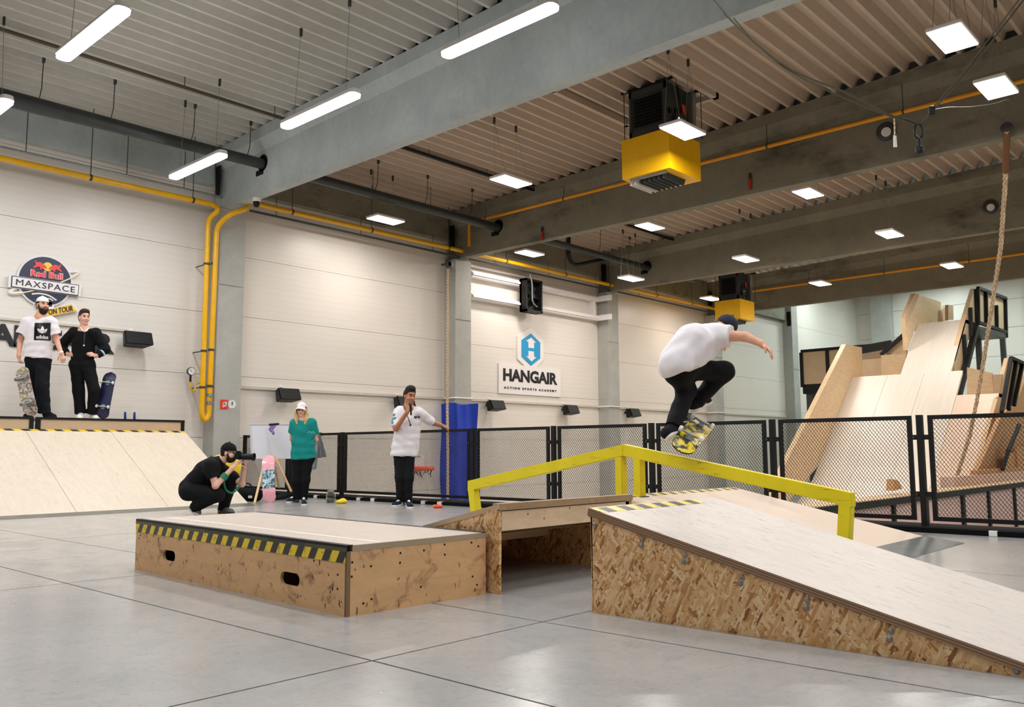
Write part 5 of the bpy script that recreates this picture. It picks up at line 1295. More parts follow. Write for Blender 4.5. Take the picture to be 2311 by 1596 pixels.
def shirt_prims(hl, hr, chest, sl, sr, neck, front, hem, hemn, sleeves, w=1.0, flare=.16, kn=.05):
    """loose shirt: torso shape cut at the hem, sleeves cut at their ends"""
    n = V(front).normalized(); cut = [(V(hem), V(hemn).normalized())]; pel = (V(hl)+V(hr))/2; low = pel+V(hemn).normalized()*.12
    lat = (V(hl)-V(hr)).normalized()*.075
    pr = [cap(chest, low, .150*w, flare, .05, .72, n, cuts=cut), cap(V(chest)+lat, low+lat*1.1, .115*w, flare*.8, .05, .8, n, cuts=cut), cap(V(chest)-lat, low-lat*1.1, .115*w, flare*.8, .05, .8, n, cuts=cut),
          cap(V(sl).lerp(V(sr), .14)-ZU*.012, V(sr).lerp(V(sl), .14)-ZU*.012, .078*w, None, .06, .9, n), cap(V(chest).lerp(V(neck), .35), V(neck)-n*.01, .115*w, .066*w, .08, .85, n)]
    for sh, el, fr, r1, r2 in sleeves:
        sh, el = V(sh), V(el); e = sh.lerp(el, fr); d = (e-sh).normalized()
        pr.append(cap(sh, e+d*.05, r1, r2, kn, cuts=[(e, d)]))
    return pr
def trouser_prims(hl, hr, legs, front, waist, r=(.108, .082, .066), cutw=True):
    n = V(front).normalized(); pr = [cap(hl, hr, .122, None, .05, .85, n)]
    if waist is not None: pr.append(cap((V(hl)+V(hr))/2, waist, .128, .125, .05, .8, n))
    for hip, kn_, an in legs:
        d = (V(an)-V(kn_)).normalized(); pr.append(cap(hip, kn_, r[0], r[1], .04)); pr.append(cap(kn_, V(an)+d*.05, r[1], r[2], .04, cuts=[(V(an)+d*.02, d)]))
    return pr

def skateboard(label, c, b, w, deck_mat, under_mat, trucks=True, wheel_mat=None, group=None):
    """deck with kicked ends; b along the length, w across; the underside faces -n"""
    c = V(c); b = V(b).normalized(); w = V(w); w = (w-b*w.dot(b)).normalized(); n = b.cross(w)   # n: riding side
    t = thing('skateboard', label, 'skateboard', c, group); L, W = .80, .205
    def fn(a, q, off=0.0):
        x = (a-.5)*L; e = max(0, abs(x)-(L/2-W/2)); hw = math.sqrt(max(0.0, (W/2)**2-e**2)) if e > 0 else W/2
        hw = max(hw, .012); y = (q-.5)*2*hw; k = max(0, abs(x)-.245); z = k*.34+.010*(abs(q-.5)*2)**2+off
        return c+b*x+w*y+n*z
    MB().shell(lambda a, q: fn(a, q, .006), 28, 6, n*-.010).build('deck', deck_mat, t, smooth=True)
    MB().shell(lambda a, q: fn(a, q, -.0045), 28, 6, n*-.0015).build('graphic', under_mat, t, smooth=True)
    if trucks:
        for sx in (-1, 1):
            p = c+b*sx*.205-n*.006
            m = MB(); m.bar(p-b*.04-n*.004, p+b*.04-n*.004, .055, .010, n); m.tube([p-n*.008, p-n*.036], [.026, .015], 8); m.tube([p-w*.07-n*.042, p-n*.036, p+w*.07-n*.042], [.010, .016, .010], 8); m.tube([p-w*.105-n*.042, p+w*.105-n*.042], .005, 6); tr = m.build('truck', M['zinc'], t, smooth=True)
            for sy in (-1, 1): MB().lathe(p+w*sy*.078-n*.042, [(.018, 0), (.026, .003), (.027, .016), (.026, .028), (.018, .031)], 14, w*sy).build('wheel', wheel_mat or M['sole'], tr, smooth=True)
    else:
        for sx in (-1, 1):
            for sy in (-1, 1):
                for k in (-1, 1): MB().lathe(c+b*(sx*.205+k*.027)+w*sy*.02-n*.006, [(.004, 0), (.004, -.0018)], 6, n).build('bolt_hole', M['black'], t)
    return t


# ---------------------------------------------------------------- the man with the microphone
F = Fig('young man in a long white shirt speaking into a microphone, hand on the fence', (8.659,10.181,0), M['skin2'])
fr = (CR*.25-CF).normalized()
hl, hr, ch, sL, sR, nk = (8.642,10.059,0.856), (8.542,10.168,0.857), (8.603,10.039,1.235), (8.694,9.913,1.4), (8.495,10.129,1.402), (8.585,10.021,1.461)
eR, wR, eL, wL = (8.405,10.09,1.153), (8.38,9.811,1.381), (8.95,9.877,1.245), (9.24,9.962,1.204)
F.head((8.585,9.992,1.64), CR*.6-CF*.78+ZU*-.16, ZU+CR*.06, 1.02, nk, M['hairdark'])
F.torso(hl, hr, ch, sL, sR, nk, fr, .95); F.arm(sR, eR, wR); F.arm(sL, eL, wL)
F.hand(wR, V((8.379,9.741,1.451))-V(wR), CR*.9+CF*.35, 1.0, 1, .02, 1.0)
F.hand(wL, V((9.3,9.855,1.148))-V(wL), -ZU-CR*.1, .55, 1, .15, .6)
kR, aR, kL, aL = (8.547,10.157,0.44), (8.613,10.22,0.073), (8.631,10.052,0.427), (8.675,10.108,0.068)
F.leg(hr, kR, aR); F.leg(hl, kL, aL)
F.shoe((8.721,10.275,0), (8.357,10.066,0), ZU, M['shoe_navy'], M['sole'], aR, M['shoe_white']); F.shoe((8.903,10.395,0), (8.254,9.568,0), ZU, M['shoe_navy'], M['sole'], aL, M['shoe_white'])
F.done()
F.hair(M['hairdark'], .01, .062, tall=.022)
sdf_mesh('trousers', trouser_prims(hl, hr, ((hr, kR, aR), (hl, kL, aL)), fr, None, (.096, .070, .056)), .007, M['jeans'], F.t, .0025, seed=1)
sh = sdf_mesh('shirt', shirt_prims(hl, hr, ch, sL, sR, nk, fr, (8.591,10.132,0.751), -ZU, ((sR, eR, .90, .088, .075), (sL, eL, .98, .085, .066)), .97, .165), .007, M['tee'], F.t, .005, seed=2)
ck = V((8.564,9.844,1.322)); mfr = fr
sb = bvh_of(sh)
for dx, w_ in ((.0, .042), (.052, .034)): drape(print_patch('shirt_print', ck+CR*(dx+w_/2), CR, ZU, w_, .026, mfr, M['ink'], F.t, 4), sb, mfr, ck)
M['sleeveprint'] = plain('blue_sleeve_print', (70, 130, 150), .6); sd_ = (CR*-.8-CF*.6).normalized()
for q, w_ in zip([(8.39,10.117,1.359),(8.401,10.098,1.305),(8.386,10.12,1.272),(8.404,10.091,1.239)], (.05, .07, .045, .04)): drape(print_patch('sleeve_print', V(q), ZU.cross(sd_), ZU, w_, .035, sd_, M['sleeveprint'], F.t, 4), sb, sd_, V(q))
MB().tube(smooth_path([(8.497,10.02,1.511), (8.47,9.957,1.435), (8.464,9.898,1.341), (8.495,9.863,1.209)]), .006, 6).build('lanyard', M['ink'], F.t, smooth=True)
MB().tube(smooth_path([(8.583,9.928,1.497), (8.541,9.868,1.421), (8.514,9.846,1.327), (8.495,9.863,1.209)]), .003, 6).build('lanyard', M['paper'], F.t, smooth=True)
MB().lathe((8.489,9.856,1.202), [(.008, -.015), (.018, -.01), (.018, .01), (.008, .015)], 8, CR).build('pendant', M['ink'], F.t)
MB().tube([V(wL).lerp(V(eL), .03), V(wL).lerp(V(eL), .10)], .033, 12).build('wristband', M['dark2'], F.t)
mt = thing('microphone', 'black handheld microphone in the raised hand of the man in the long white shirt', 'microphone', (8.343,9.678,1.35))
mh, mtip = V((8.366,9.717,1.501)), V((8.373,9.708,1.339))
MB().tube([mh, mh.lerp(mtip, .3), mtip], [.021, .017, .012], 12).build('handle', M['black'], mt, smooth=True)
MB().lathe(mh, [(.018, -.03), (.026, -.012), (.027, .008), (.02, .026), (.006, .034)], 14, (mh-mtip)).build('grille', M['dark2'], mt, smooth=True)

# ---------------------------------------------------------------- the woman by the whiteboard
F = Fig('blonde woman in a teal shirt and white cap, hands behind her back', (8.126,12.142,0), M['skin3'])
fr = (CR*.12-CF).normalized()
hl, hr, ch, sL, sR, nk = (8.156,11.99,0.725), (8.059,12.095,0.726), (8.071,12.016,1.131), (8.161,11.893,1.279), (7.967,12.104,1.281), (8.049,12.004,1.344)
eR, wR, eL, wL = (8.003,12.225,1.026), (8.143,12.277,0.869), (8.261,11.918,1.009), (8.3,12.08,0.853)
F.head((8.031,12.001,1.486), CR*.1-CF*1.0+ZU*-.06, ZU, .93, nk, M['blond2'])
F.torso(hl, hr, ch, sL, sR, nk, fr, .82); F.arm(sR, eR, wR, .82); F.arm(sL, eL, wL, .85)
F.hand(wR, CR*.8+CF*.1-ZU*.5, CF, .4, 1, .08, .5, .9); F.hand(wL, CR*-.8+CF*.2-ZU*.5, CF, .4, -1, .08, .5, .9)
kR, aR, kL, aL = (8.036,12.135,0.364), (8.086,12.173,0.071), (8.143,12.019,0.363), (8.169,12.084,0.064)
F.leg(hr, kR, aR); F.leg(hl, kL, aL)
F.shoe((8.318,12.494,0), (7.936,12.193,0), ZU, M['shoe_navy'], M['sole'], aR, M['shoe_white'], wide=.92); F.shoe((8.378,12.417,0), (7.707,11.396,0), ZU, M['shoe_navy'], M['sole'], aL, M['shoe_white'], wide=.92)
F.done()
sdf_mesh('trousers', trouser_prims(hl, hr, ((hr, kR, aR), (hl, kL, aL)), fr, None, (.098, .07, .052)), .009, M['blackcloth'], F.t, .002, seed=4)
sdf_mesh('shirt', shirt_prims(hl, hr, ch, sL, sR, nk, fr, (8.138,12.012,0.711), -ZU+CR*.05, ((sR, eR, .62, .072, .075), (sL, eL, .66, .074, .078)), .88, .155), .008, M['teal'], F.t, .0045, seed=5)
ck = V((8.033,11.835,1.12))
for k, (a, b) in enumerate(((0, 0), (.03, .012), (.055, -.006), (.08, .008), (.1, -.012))): MB().bar(ck+CR*a+ZU*b, ck+CR*(a+.028)+ZU*(b+.01), .006, .006).build('shirt_print', plain('pale_teal_print', (150, 214, 206), .6), F.t)
P = F.at
F.cap_hat(M['capwhite'], F.f+CR*-.12, .048)
pr = []
for q in (-1, 1):
    pr += [cap(P(q*.07, .01, .03), P(q*.082, .025, -.06), .026, .03, .02), cap(P(q*.082, .025, -.06), P(q*.085, .045, -.16), .03, .034, .02), cap(P(q*.085, .045, -.16), P(q*.07, .065, -.235), .034, .016, .02)]
pr += [ell(P(0, -.055, -.03), (.075, .05, .11), (F.l, F.f, F.u), .03)]
sdf_mesh('hair', pr, .0065, M['blond'], F.t, .003, (9, 9, 1), 3)
pr = [cap(P(q*.074, .02, .04), P(q*.077, .035, -.05), .021, .018, .02) for q in (-1, 1)]; sdf_mesh('hair_roots', [cap(P(q*.066, .035, .05), P(q*.07, .045, -.06), .02, .016, .02) for q in (-1, 1)], .006, M['blond2'], F.t, .002)

# ---------------------------------------------------------------- bearded man on the platform
PZ_ = Zt_-.004
F = Fig('bearded man in white cap and white shirt with black square print, on the platform', (5.074,14.85,1.368), M['skin'])
fr = (CR*.35-CF).normalized()
hl, hr, ch, sL, sR, nk = (5.058,14.768,2.286), (4.953,14.882,2.287), (4.982,14.781,2.707), (5.101,14.622,2.888), (4.843,14.901,2.889), (4.975,14.745,2.972)
eR, wR, eL, wL = (4.779,14.991,2.594), (4.748,14.916,2.345), (5.183,14.608,2.61), (5.214,14.463,2.381)
F.head((4.985,14.704,3.154), CR*.85-CF*.6+ZU*.02, ZU-CR*.05, 1.03, nk, M['hairdark'])
F.torso(hl, hr, ch, sL, sR, nk, fr, 1.05); F.arm(sR, eR, wR, 1.05); F.arm(sL, eL, wL, 1.05)
F.hand(wR, V((4.756,14.899,2.218))-V(wR), CR*.8+CF*.5, .75, -1, .03, .8); F.hand(wL, V((5.239,14.424,2.274))-V(wL), CF*.6-CR*.5, .4, -1, .06, .6)
kR, aR, kL, aL = (5.015,14.967,1.9), (5.021,15.117,1.496), (5.062,14.756,1.877), (5.131,14.822,1.475)
F.leg(hr, kR, aR); F.leg(hl, kL, aL)
F.shoe((4.984,14.95,1.368), (4.841,14.75,1.368), ZU, M['shoe_black'], M['black'], aR); F.shoe((5.133,14.85,1.368), (5.32,14.8,1.368), ZU, M['shoe_black'], M['black'], aL)
F.done()
F.beard(M['beard'], .012); F.hair(M['hairdark'], .0, .06, sides=True)
F.cap_hat(M['capwhite'], -F.f, .05)
sdf_mesh('trousers', trouser_prims(hl, hr, ((hr, kR, aR), (hl, kL, aL)), fr, None, (.118, .098, .095)), .009, M['navycloth'], F.t, .004, seed=7)
sh = sdf_mesh('shirt', shirt_prims(hl, hr, ch, sL, sR, nk, fr, (5.011,14.811,2.329), -ZU-CR*.12, ((sR, eR, .66, .094, .1), (sL, eL, .70, .09, .1)), 1.08, .185), .008, M['tee'], F.t, .005, seed=8)
# square print with a three leaf emblem
p0, px_, pz_ = V((4.925,14.535,2.723)), (CR+CF*.30).normalized(), ZU
def q2(u, w, o=0): return p0+px_*u+pz_*w-fr*-0+fr*o
sb = bvh_of(sh); PR = [print_patch('shirt_print', q2(0, 0), px_, pz_, .235, .275, fr, M['ink'], F.t, 16)]
def petal(c0, ang, L, W):
    d = px_*math.sin(ang)+pz_*math.cos(ang); e = px_*math.cos(ang)-pz_*math.sin(ang); b = q2(c0[0], c0[1], .002)
    PR.append(MB().prism([b, b+d*L*.45+e*W, b+d*L*.8+e*W*.55, b+d*L, b+d*L*.8-e*W*.55, b+d*L*.45-e*W], fr*.004).build('emblem_leaf', M['white'], F.t))
for a, L, W in ((-.75, .105, .026), (0, .12, .028), (.75, .105, .026)): petal((0, -.03), a, L, W)
for k, zz in enumerate((-.03, -.012, .006)): PR.append(MB().bar(q2(-.075+.012*k, zz, .008), q2(.075-.012*k, zz, .008), .003, .005, ZU).build('emblem_bar', M['ink'], F.t))
PR.append(put_text('shirt_lettering', 'adidas', .075, q2(0, -.085, .005), px_, pz_, M['white'], F.t, bold=.002, extrude=.002, width=.17))
for o in PR: drape(o, sb, fr, q2(0, 0))
MB().tube([(5.207,14.473,2.409), (5.214,14.462,2.384)], .037, 12).build('wristband', M['sole'], F.t)
MB().tube([V(sR).lerp(V(eR), .62), V(sR).lerp(V(eR), .675)], [.101, .103], 14).build('sleeve_stripe', M['ink'], F.t, smooth=True)
def graphic_mat(name, cols, sc, mapping=(1, 1, 1)):
    t = NT(name); n = t.noise(t.coords(mapping), sc, 4, .6, 1.0); st = [(.30+.4*i/(len(cols)-1), lin(c)) for i, c in enumerate(cols)]
    r = t.ramp(n, st); t.m.node_tree.nodes[-1].color_ramp.interpolation = 'CONSTANT' if 0 else 'EASE'; t.color(r).set(.35); return t.m
M['grip'] = plain('grip_tape', (18, 18, 19), .95)
c0, c1 = V((4.745,14.825,2.198)), V((4.88,14.62,1.4))
bdir = (c1-c0).normalized(); cen = c1-bdir*.40
skateboard('stickered pale skateboard held upright beside the leg of the bearded man', cen, bdir, CR+CF*.1 if 0 else (CR*-.95-CF*.1), M['grip'], graphic_mat('sticker_graphic', ((74, 54, 48), (160, 146, 138), (206, 196, 188), (104, 76, 68), (170, 166, 110), (208, 198, 190)), 11), True, plain('grey_wheel', (120, 104, 96), .5))

# ---------------------------------------------------------------- man in black on the platform
F = Fig('slim man in black with hands on his hips, standing on the platform', (5.857,15,1.368), M['skin3'])
fr = (CR*.3-CF).normalized()
hl, hr, ch, sL, sR, nk = (5.792,14.903,2.276), (5.672,15.034,2.277), (5.72,14.925,2.621), (5.845,14.759,2.795), (5.596,15.03,2.804), (5.71,14.895,2.869)
eR, wR, eL, wL = (5.482,15.279,2.586), (5.553,15.092,2.436), (6.002,14.723,2.523), (5.851,14.728,2.408)
F.head((5.696,14.881,3.045), CR*.75-CF*.68+ZU*-.02, ZU, 1.0, nk, M['hairbrown'])
F.torso(hl, hr, ch, sL, sR, nk, fr, .95); F.arm(sR, eR, wR); F.arm(sL, eL, wL)
F.hand(wR, V((5.584,14.863,2.449))-V(wR), CF*.9-ZU*.4, .35, 1, .06, .5); F.hand(wL, V((5.739,14.682,2.433))-V(wL), CF*.9-ZU*.4, .35, -1, .06, .5)
kR, aR, kL, aL = (5.709,15.003,1.857), (5.774,15.053,1.487), (5.883,14.814,1.856), (5.934,14.953,1.488)
F.leg(hr, kR, aR); F.leg(hl, kL, aL)
F.shoe((5.773,15.02,1.368), (5.622,14.7,1.368), ZU, M['shoe_white'], M['sole'], aR); F.shoe((5.963,15.05,1.368), (5.942,14.8,1.368), ZU, M['shoe_white'], M['sole'], aL)
F.done()
F.hair(M['hairbrown'], .006, .06, tall=.014)
sdf_mesh('trousers', trouser_prims(hl, hr, ((hr, kR, aR), (hl, kL, aL)), fr, None, (.110, .09, .085)), .009, M['blackcloth'], F.t, .003, seed=11)
sdf_mesh('sweater', shirt_prims(hl, hr, ch, sL, sR, nk, fr, (5.757,14.942,2.269), -ZU, ((sR, eR, 1.0, .09, .075), (eR, wR, .82, .075, .05), (sL, eL, 1.0, .09, .075), (eL, wL, .82, .075, .05)), .94, .125), .008, M['blackcloth'], F.t, .003, seed=12)
MB().tube(smooth_path([(5.643,14.889,2.892), (5.645,14.794,2.823), (5.668,14.743,2.806), (5.714,14.759,2.856)]), .010, 8).build('collar_band', M['paper'], F.t, smooth=True)
MB().tube([(5.658,14.733,2.796), (5.658,14.737,2.679), (5.664,14.756,2.572)], .008, 6).build('zip', M['dark2'], F.t); MB().lathe((5.662,14.751,2.571), [(.004, -.012), (.014, -.008), (.014, .008), (.004, .012)], 8).build('zip_pull', M['paper'], F.t)
a = V(eL).lerp(V(wL), .35); MB().tube([a, a.lerp(V(wL), .14)], [.074, .072], 12).build('sleeve_band', M['paper'], F.t); a = V(eL).lerp(V(wL), .46); MB().tube([a, a.lerp(V(wL), .08)], [.072, .070], 12).build('sleeve_band', M['cyan'], F.t)
c0, c1 = [(6.082,14.807,1.85)][0], [(6.013,14.8,1.385)][0]
bdir = (V(c0)-V(c1)).normalized()
skateboard('dark navy skateboard standing on its tail beside the man in black', V(c1)+bdir*.40, bdir, CR*.95+CF*.1, M['grip'], plain('navy_board_graphic', (24, 28, 66), .35, var=.3), True)

# ---------------------------------------------------------------- crouching photographer
F = Fig('crouching photographer in black clothes and black cap aiming a camera', (5.863,10.893,0), M['skin3'])
fr = (CR*.95-ZU*.45).normalized()
hl, hr, ch, sL, sR, nk = (5.746,11.147,0.312), (5.623,10.955,0.31), (5.803,10.866,0.561), (5.97,10.909,0.64), (5.759,10.65,0.628), (5.923,10.712,0.701)
eR, wR, eL, wL = (5.782,10.561,0.383), (5.972,10.497,0.603), (6.217,10.652,0.39), (6.177,10.54,0.61)
F.head((5.991,10.621,0.805), CR*.97-ZU*.10-CF*.12, ZU+CR*.12, 1.0, nk, M['hairdark'], lips=False)
F.torso(hl, hr, ch, sL, sR, nk, CR*.55-ZU*.83, 1.0); F.arm(sR, eR, wR); F.arm(sL, eL, wL)
F.hand(wR, V((6.049,10.482,0.723))-V(wR), CF*.8+CR*.5, .75, 1, .05, .8); F.hand(wL, V((6.162,10.452,0.699))-V(wL), ZU*.6+CR*-.5-CF*.6, .8, 1, .05, .7)
kR, aR, kL, aL = (5.848,10.628,0.264), (5.677,10.901,0.096), (6.128,10.764,0.473), (6.08,10.885,0.065)
F.leg(hr, kR, aR); F.leg(hl, kL, aL)
F.shoe((5.614,10.944,0.069), (5.74,10.883,-0.027), ZU+CR*.62, M['shoe_grey'], M['sole'], aR); F.shoe((6.098,10.995,0), (6.074,10.63,0), ZU, M['shoe_grey'], M['black'], aL)
F.done()
F.beard(M['beard']); F.hair(M['hairdark'], 0, .07)
F.cap_hat(M['blackcloth'], -F.f, .036, brim=False)
sdf_mesh('trousers', trouser_prims(hl, hr, ((hr, kR, aR), (hl, kL, aL)), fr, (5.72,10.983,0.398), (.118, .09, .068)), .009, M['blackcloth'], F.t, .003, seed=14)
sp = [cap(V(hl).lerp(V(hr), .5)+ZU*.03, ch, .165, .165, .06, .85, V(fr)), cap(sL, sR, .10, None, .06), cap(ch, nk, .13, .075, .06)]
for sh, el, f_ in ((sR, eR, .60), (sL, eL, .6)):
    e = V(sh).lerp(V(el), f_); d = (e-V(sh)).normalized(); sp.append(cap(sh, e+d*.05, .088, .074, .05, cuts=[(e, d)]))
sdf_mesh('shirt', sp, .008, M['blackcloth'], F.t, .004, seed=15)
P = F.at
for q in (-1, 1): MB().tube([P(q*.078, -.01, .02), P(q*.074, .05, .018), P(q*.05, .098, .014)], .004, 6).build('glasses_frame', M['black'], F.t)
MB().tube([P(-.05, .1, .014), P(-.04, .104, -.008), P(-.02, .106, -.008), P(-.012, .106, .012), P(.012, .106, .012), P(.02, .106, -.008), P(.04, .104, -.008), P(.05, .1, .014)], .004, 6).build('glasses_frame', M['black'], F.t)
M['strap'] = plain('green_strap', (14, 112, 78), .6)
a = V(eR).lerp(V(wR), .42); b = V(eR).lerp(V(wR), .66); MB().tube([a, b], [.053, .048], 14).build('arm_strap', M['strap'], F.t, smooth=True)
MB().tube(smooth_path([(5.878,10.494,0.519), (5.893,10.55,0.437), (5.938,10.578,0.331), (6.022,10.6,0.281), (6.079,10.61,0.291), (6.148,10.598,0.358)]), [.014]*31, 6).build('hanging_strap', M['strap'], F.t, smooth=True)
ct_ = thing('camera', 'black camera with a long lens in the hands of the crouching photographer', 'camera', (6.09,10.521,0.758))
k = V((6.075,10.507,0.764)); ld = (CR*.98+ZU*-.03-CF*.1).normalized(); up_ = (ZU-ld*ld.z).normalized(); sd = ld.cross(up_)
def cb_(a, b, c_): return k+ld*a+sd*b+up_*c_
m = MB(); m.prism([cb_(-.035, -.068, -.045), cb_(.03, -.068, -.045), cb_(.03, -.068, .04), cb_(-.035, -.068, .04)], sd*.136); m.prism([cb_(-.04, -.028, .04), cb_(.035, -.028, .04), cb_(.02, -.028, .068), cb_(-.03, -.028, .068)], sd*.056); m.prism([cb_(-.03, -.075, -.04), cb_(.05, -.075, -.04), cb_(.05, -.075, .03), cb_(-.03, -.075, .03)], sd*.03); m.build('camera_body', M['black'], ct_, bevel=.004)
MB().lathe(cb_(.03, 0, -.005), [(.034, 0), (.036, .03), (.034, .035), (.036, .09), (.042, .095), (.042, .135), (.040, .14)], 18, ld).build('lens', M['black'], ct_, smooth=True)
MB().lathe(cb_(.168, 0, -.005), [(.040, 0), (.046, .01), (.052, .045), (.049, .045), (.036, .002)], 12, ld).build('lens_hood', M['black'], ct_)
MB().lathe(cb_(-.005, -.05, .04), [(.012, 0), (.012, .012)], 10, up_).build('shutter_dial', M['paper'], ct_)
yb = thing('shoulder_bag', 'bright yellow rounded bag on the far side of the crouching photographer', 'bag', (6.197,11.104,0.574))
sdf_mesh('bag_body', [ell((6.179,11.074,0.605), (.235, .09, .19), (CR, CF, ZU), .02), ell((6.163,11.1,0.551), (.20, .1, .16), (CR, CF, ZU), .05)], .01, plain('bright_yellow_nylon', (250, 214, 20), .45), yb, .003)
MB().tube(smooth_path([(6.048,11.192,0.758), (5.991,11.011,0.699), (5.96,10.857,0.664), (6.212,10.953,0.576)]), .014, 6).build('bag_strap', M['black'], yb, smooth=True)

# ---------------------------------------------------------------- skater in the air
F = Fig('skater in a white shirt and black trousers jumping high over the yellow rail', (6.559,3.936,1.026), M['skin'])
hl, hr, ch, sR, sL, nk = (6.486,4.013,1.493), (6.634,4.01,1.526), (6.661,3.886,1.741), (6.756,3.742,1.807), (6.967,4.007,1.872), (6.9,3.843,1.866)
fr = (CR*.75-ZU*.35+CF*.55).normalized()
eR, wR, eL, wL = (6.796,3.525,1.779), (6.804,3.38,1.706), (7.186,4.108,1.802), (7.351,4.125,1.869)
F.head((7.014,3.835,1.892), CR*.75+CF*.55-ZU*.45, ZU*.7+CR*.55, 1.0, nk, M['beard'])
F.torso(hl, hr, ch, sL, sR, nk, fr, 1.0); F.arm(sR, eR, wR, 1.0); F.arm(sL, eL, wL, 1.0)
F.hand(wR, V((6.82,3.314,1.637))-V(wR), -ZU*.6-CR*.5+CF*.2, .3, -1, .16, .5); F.hand(wL, CR*.6-ZU*.4+CF*.3, -ZU, .3, 1, .1, .5)
kL, aL, kR, aR = (6.717,4.07,1.338), (6.402,4.019,1.017), (6.948,3.821,1.51), (6.867,4.055,1.252)
F.leg(hl, kL, aL); F.leg(hr, kR, aR)
nose, tail = V((6.938,4.021,1.078)), V((6.226,3.821,0.858)); bdir = (nose-tail).normalized(); wv = V((6.631,3.873,0.938))-V((6.534,3.97,0.992)); wv = (wv-bdir*wv.dot(bdir)).normalized(); bn = bdir.cross(wv)
if bn.dot(CF) < 0: wv = -wv; bn = -bn
cen = (nose+tail)/2
F.shoe((6.267,3.976,0.911), (6.538,4.056,0.982), bn*.4+ZU*.8-CR*.25, M['shoe_black'], M['sole'], aL, M['shoe_white']); F.shoe((6.796,4.074,1.151), (7.101,4.061,1.209), ZU*.9-CF*.3-CR*.12, M['shoe_black'], M['sole'], aR, M['shoe_white'])
F.done()
F.hair(M['hairdark'], 0, .06); F.cap_hat(plain('dark_navy_cap', (22, 24, 44), .8), F.f, .03); F.beard(M['beard'])
sdf_mesh('trousers', trouser_prims(hl, hr, ((hl, kL, aL), (hr, kR, aR)), fr, (6.623,3.947,1.622), (.100, .085, .070)), .007, M['blackcloth'], F.t, .004, seed=21)
hemn = V((6.491,3.976,1.235))-V((6.397,4.033,1.512))
sp = shirt_prims(hl, hr, ch, sL, sR, nk, fr, (6.439,3.993,1.477), hemn, ((sR, eR, .42, .095, .10), (sL, eL, .6, .09, .095)), 1.05, .175)
sp += [cap((6.441,3.979,1.549), (6.559,3.904,1.761), .172, .15, .06, cuts=[(V((6.439,3.993,1.477)), hemn.normalized())])]
sdf_mesh('shirt', sp, .007, M['tee'], F.t, .006, (9, 5, 4), 22)
M['skategraphic'] = graphic_mat('yellow_black_graphic', ((20, 20, 16), (26, 26, 20), (60, 62, 50), (226, 196, 20), (232, 204, 30), (196, 196, 186)), 8)
skateboard('worn yellow and black skateboard under the feet of the jumping skater', cen, bdir, wv, M['grip'], M['skategraphic'], True)

# ================================================================ THINGS AT THE FENCE
t = thing('whiteboard', 'white presentation board on a wooden easel behind the woman', 'whiteboard', (8.135,12.951,0.708))
q = [V(p) for p in [(7.767,13.109,1.28),(8.404,12.713,1.282),(8.444,12.764,0.706),(7.827,13.138,0.711)]]; nn_ = (q[1]-q[0]).cross(q[3]-q[0]).normalized()
if nn_.dot(CF) < 0: nn_ = -nn_
MB().prism(q, nn_*.02).build('panel', plain('whiteboard_face', (236, 236, 244), .25, var=.01), t)
for a, b in ((0, 1), (1, 2), (2, 3), (3, 0)): MB().bar(q[a], q[b], .014, .026, nn_).build('frame_edge', plain('pale_frame', (214, 212, 214), .4), t)
t = thing('easel', 'light wooden easel legs under the whiteboard', 'easel', (7.919,12.605,0))
M['easel'] = plain('light_pine', (222, 184, 132), .5)
for a, b in [[(7.567,12.571,-0.003),(8.029,13.018,0.739)],[(8.208,12.515,0.163),(8.13,12.908,0.738)],[(8.435,13.229,0.203),(8.106,12.981,0.813)]]: MB().bar((a[0], a[1], max(.0, a[2])), b, .035, .022).build('leg', M['easel'], t)
a, b = [(8.016,13.047,0.65),(8.26,12.84,0.648)]; MB().bar(a, b, .03, .03).build('shelf_bar', M['easel'], t)
t = thing('cleaning_cloth', 'purple cloth hanging over the top edge of the whiteboard', 'cloth', (8.006,12.786,1.21))
def cl(u, w):
    P0, P1, P2, P3 = (V(p) for p in [(7.962,12.853,1.277),(8.041,12.765,1.284),(8.004,12.777,1.099),(7.989,12.794,1.099)]); a = P0.lerp(P1, u); b = P3.lerp(P2, u); p = a.lerp(b, w)
    return p-CF*(.03*math.sin(u*9+w*4)*w+.02)+CR*.02*math.sin(w*9)
MB().shell(cl, 10, 10, CF*.012).build('cloth', plain('purple_cloth', (152, 118, 184), .8), t, smooth=True)
a, b = [(7.956,12.831,1.269),(8.066,12.71,1.279)]; MB().tube([a, b], .018, 8).build('marker', M['black'], t)
# pink skateboard deck leaning at the easel
c1, c0 = V((7.815,12.542,0)), V((7.893,12.745,0.784)); bd = (c0-c1).normalized()
M['pinkdeck'] = None
def pink_mat():
    t = NT('pink_deck_graphic'); tc = t.n('ShaderNodeTexCoord'); d = t.n('ShaderNodeVectorMath', operation='DOT_PRODUCT'); d.inputs[1].default_value = bd; t.l(tc.outputs['Object'], d.inputs[0])
    n = t.noise(t.coords(), 14, 5, .65, .8); ph = t.ramp(n, [(.42, lin((40, 52, 60))), (.5, lin((120, 150, 160))), (.58, lin((206, 226, 234)))])
    a = t.math('MULTIPLY', t.math('GREATER_THAN', d.outputs['Value'], -.17), t.math('LESS_THAN', d.outputs['Value'], .14))
    t.color(t.mix(a, lin((246, 176, 184)), ph)).set(.18); return t.m
M['pinkdeck'] = pink_mat()
skateboard('pink skateboard deck without wheels leaning upright against the easel', c1+bd*.405, bd, CR, plain('pink_deck_wood', (240, 190, 190), .4), M['pinkdeck'], False)
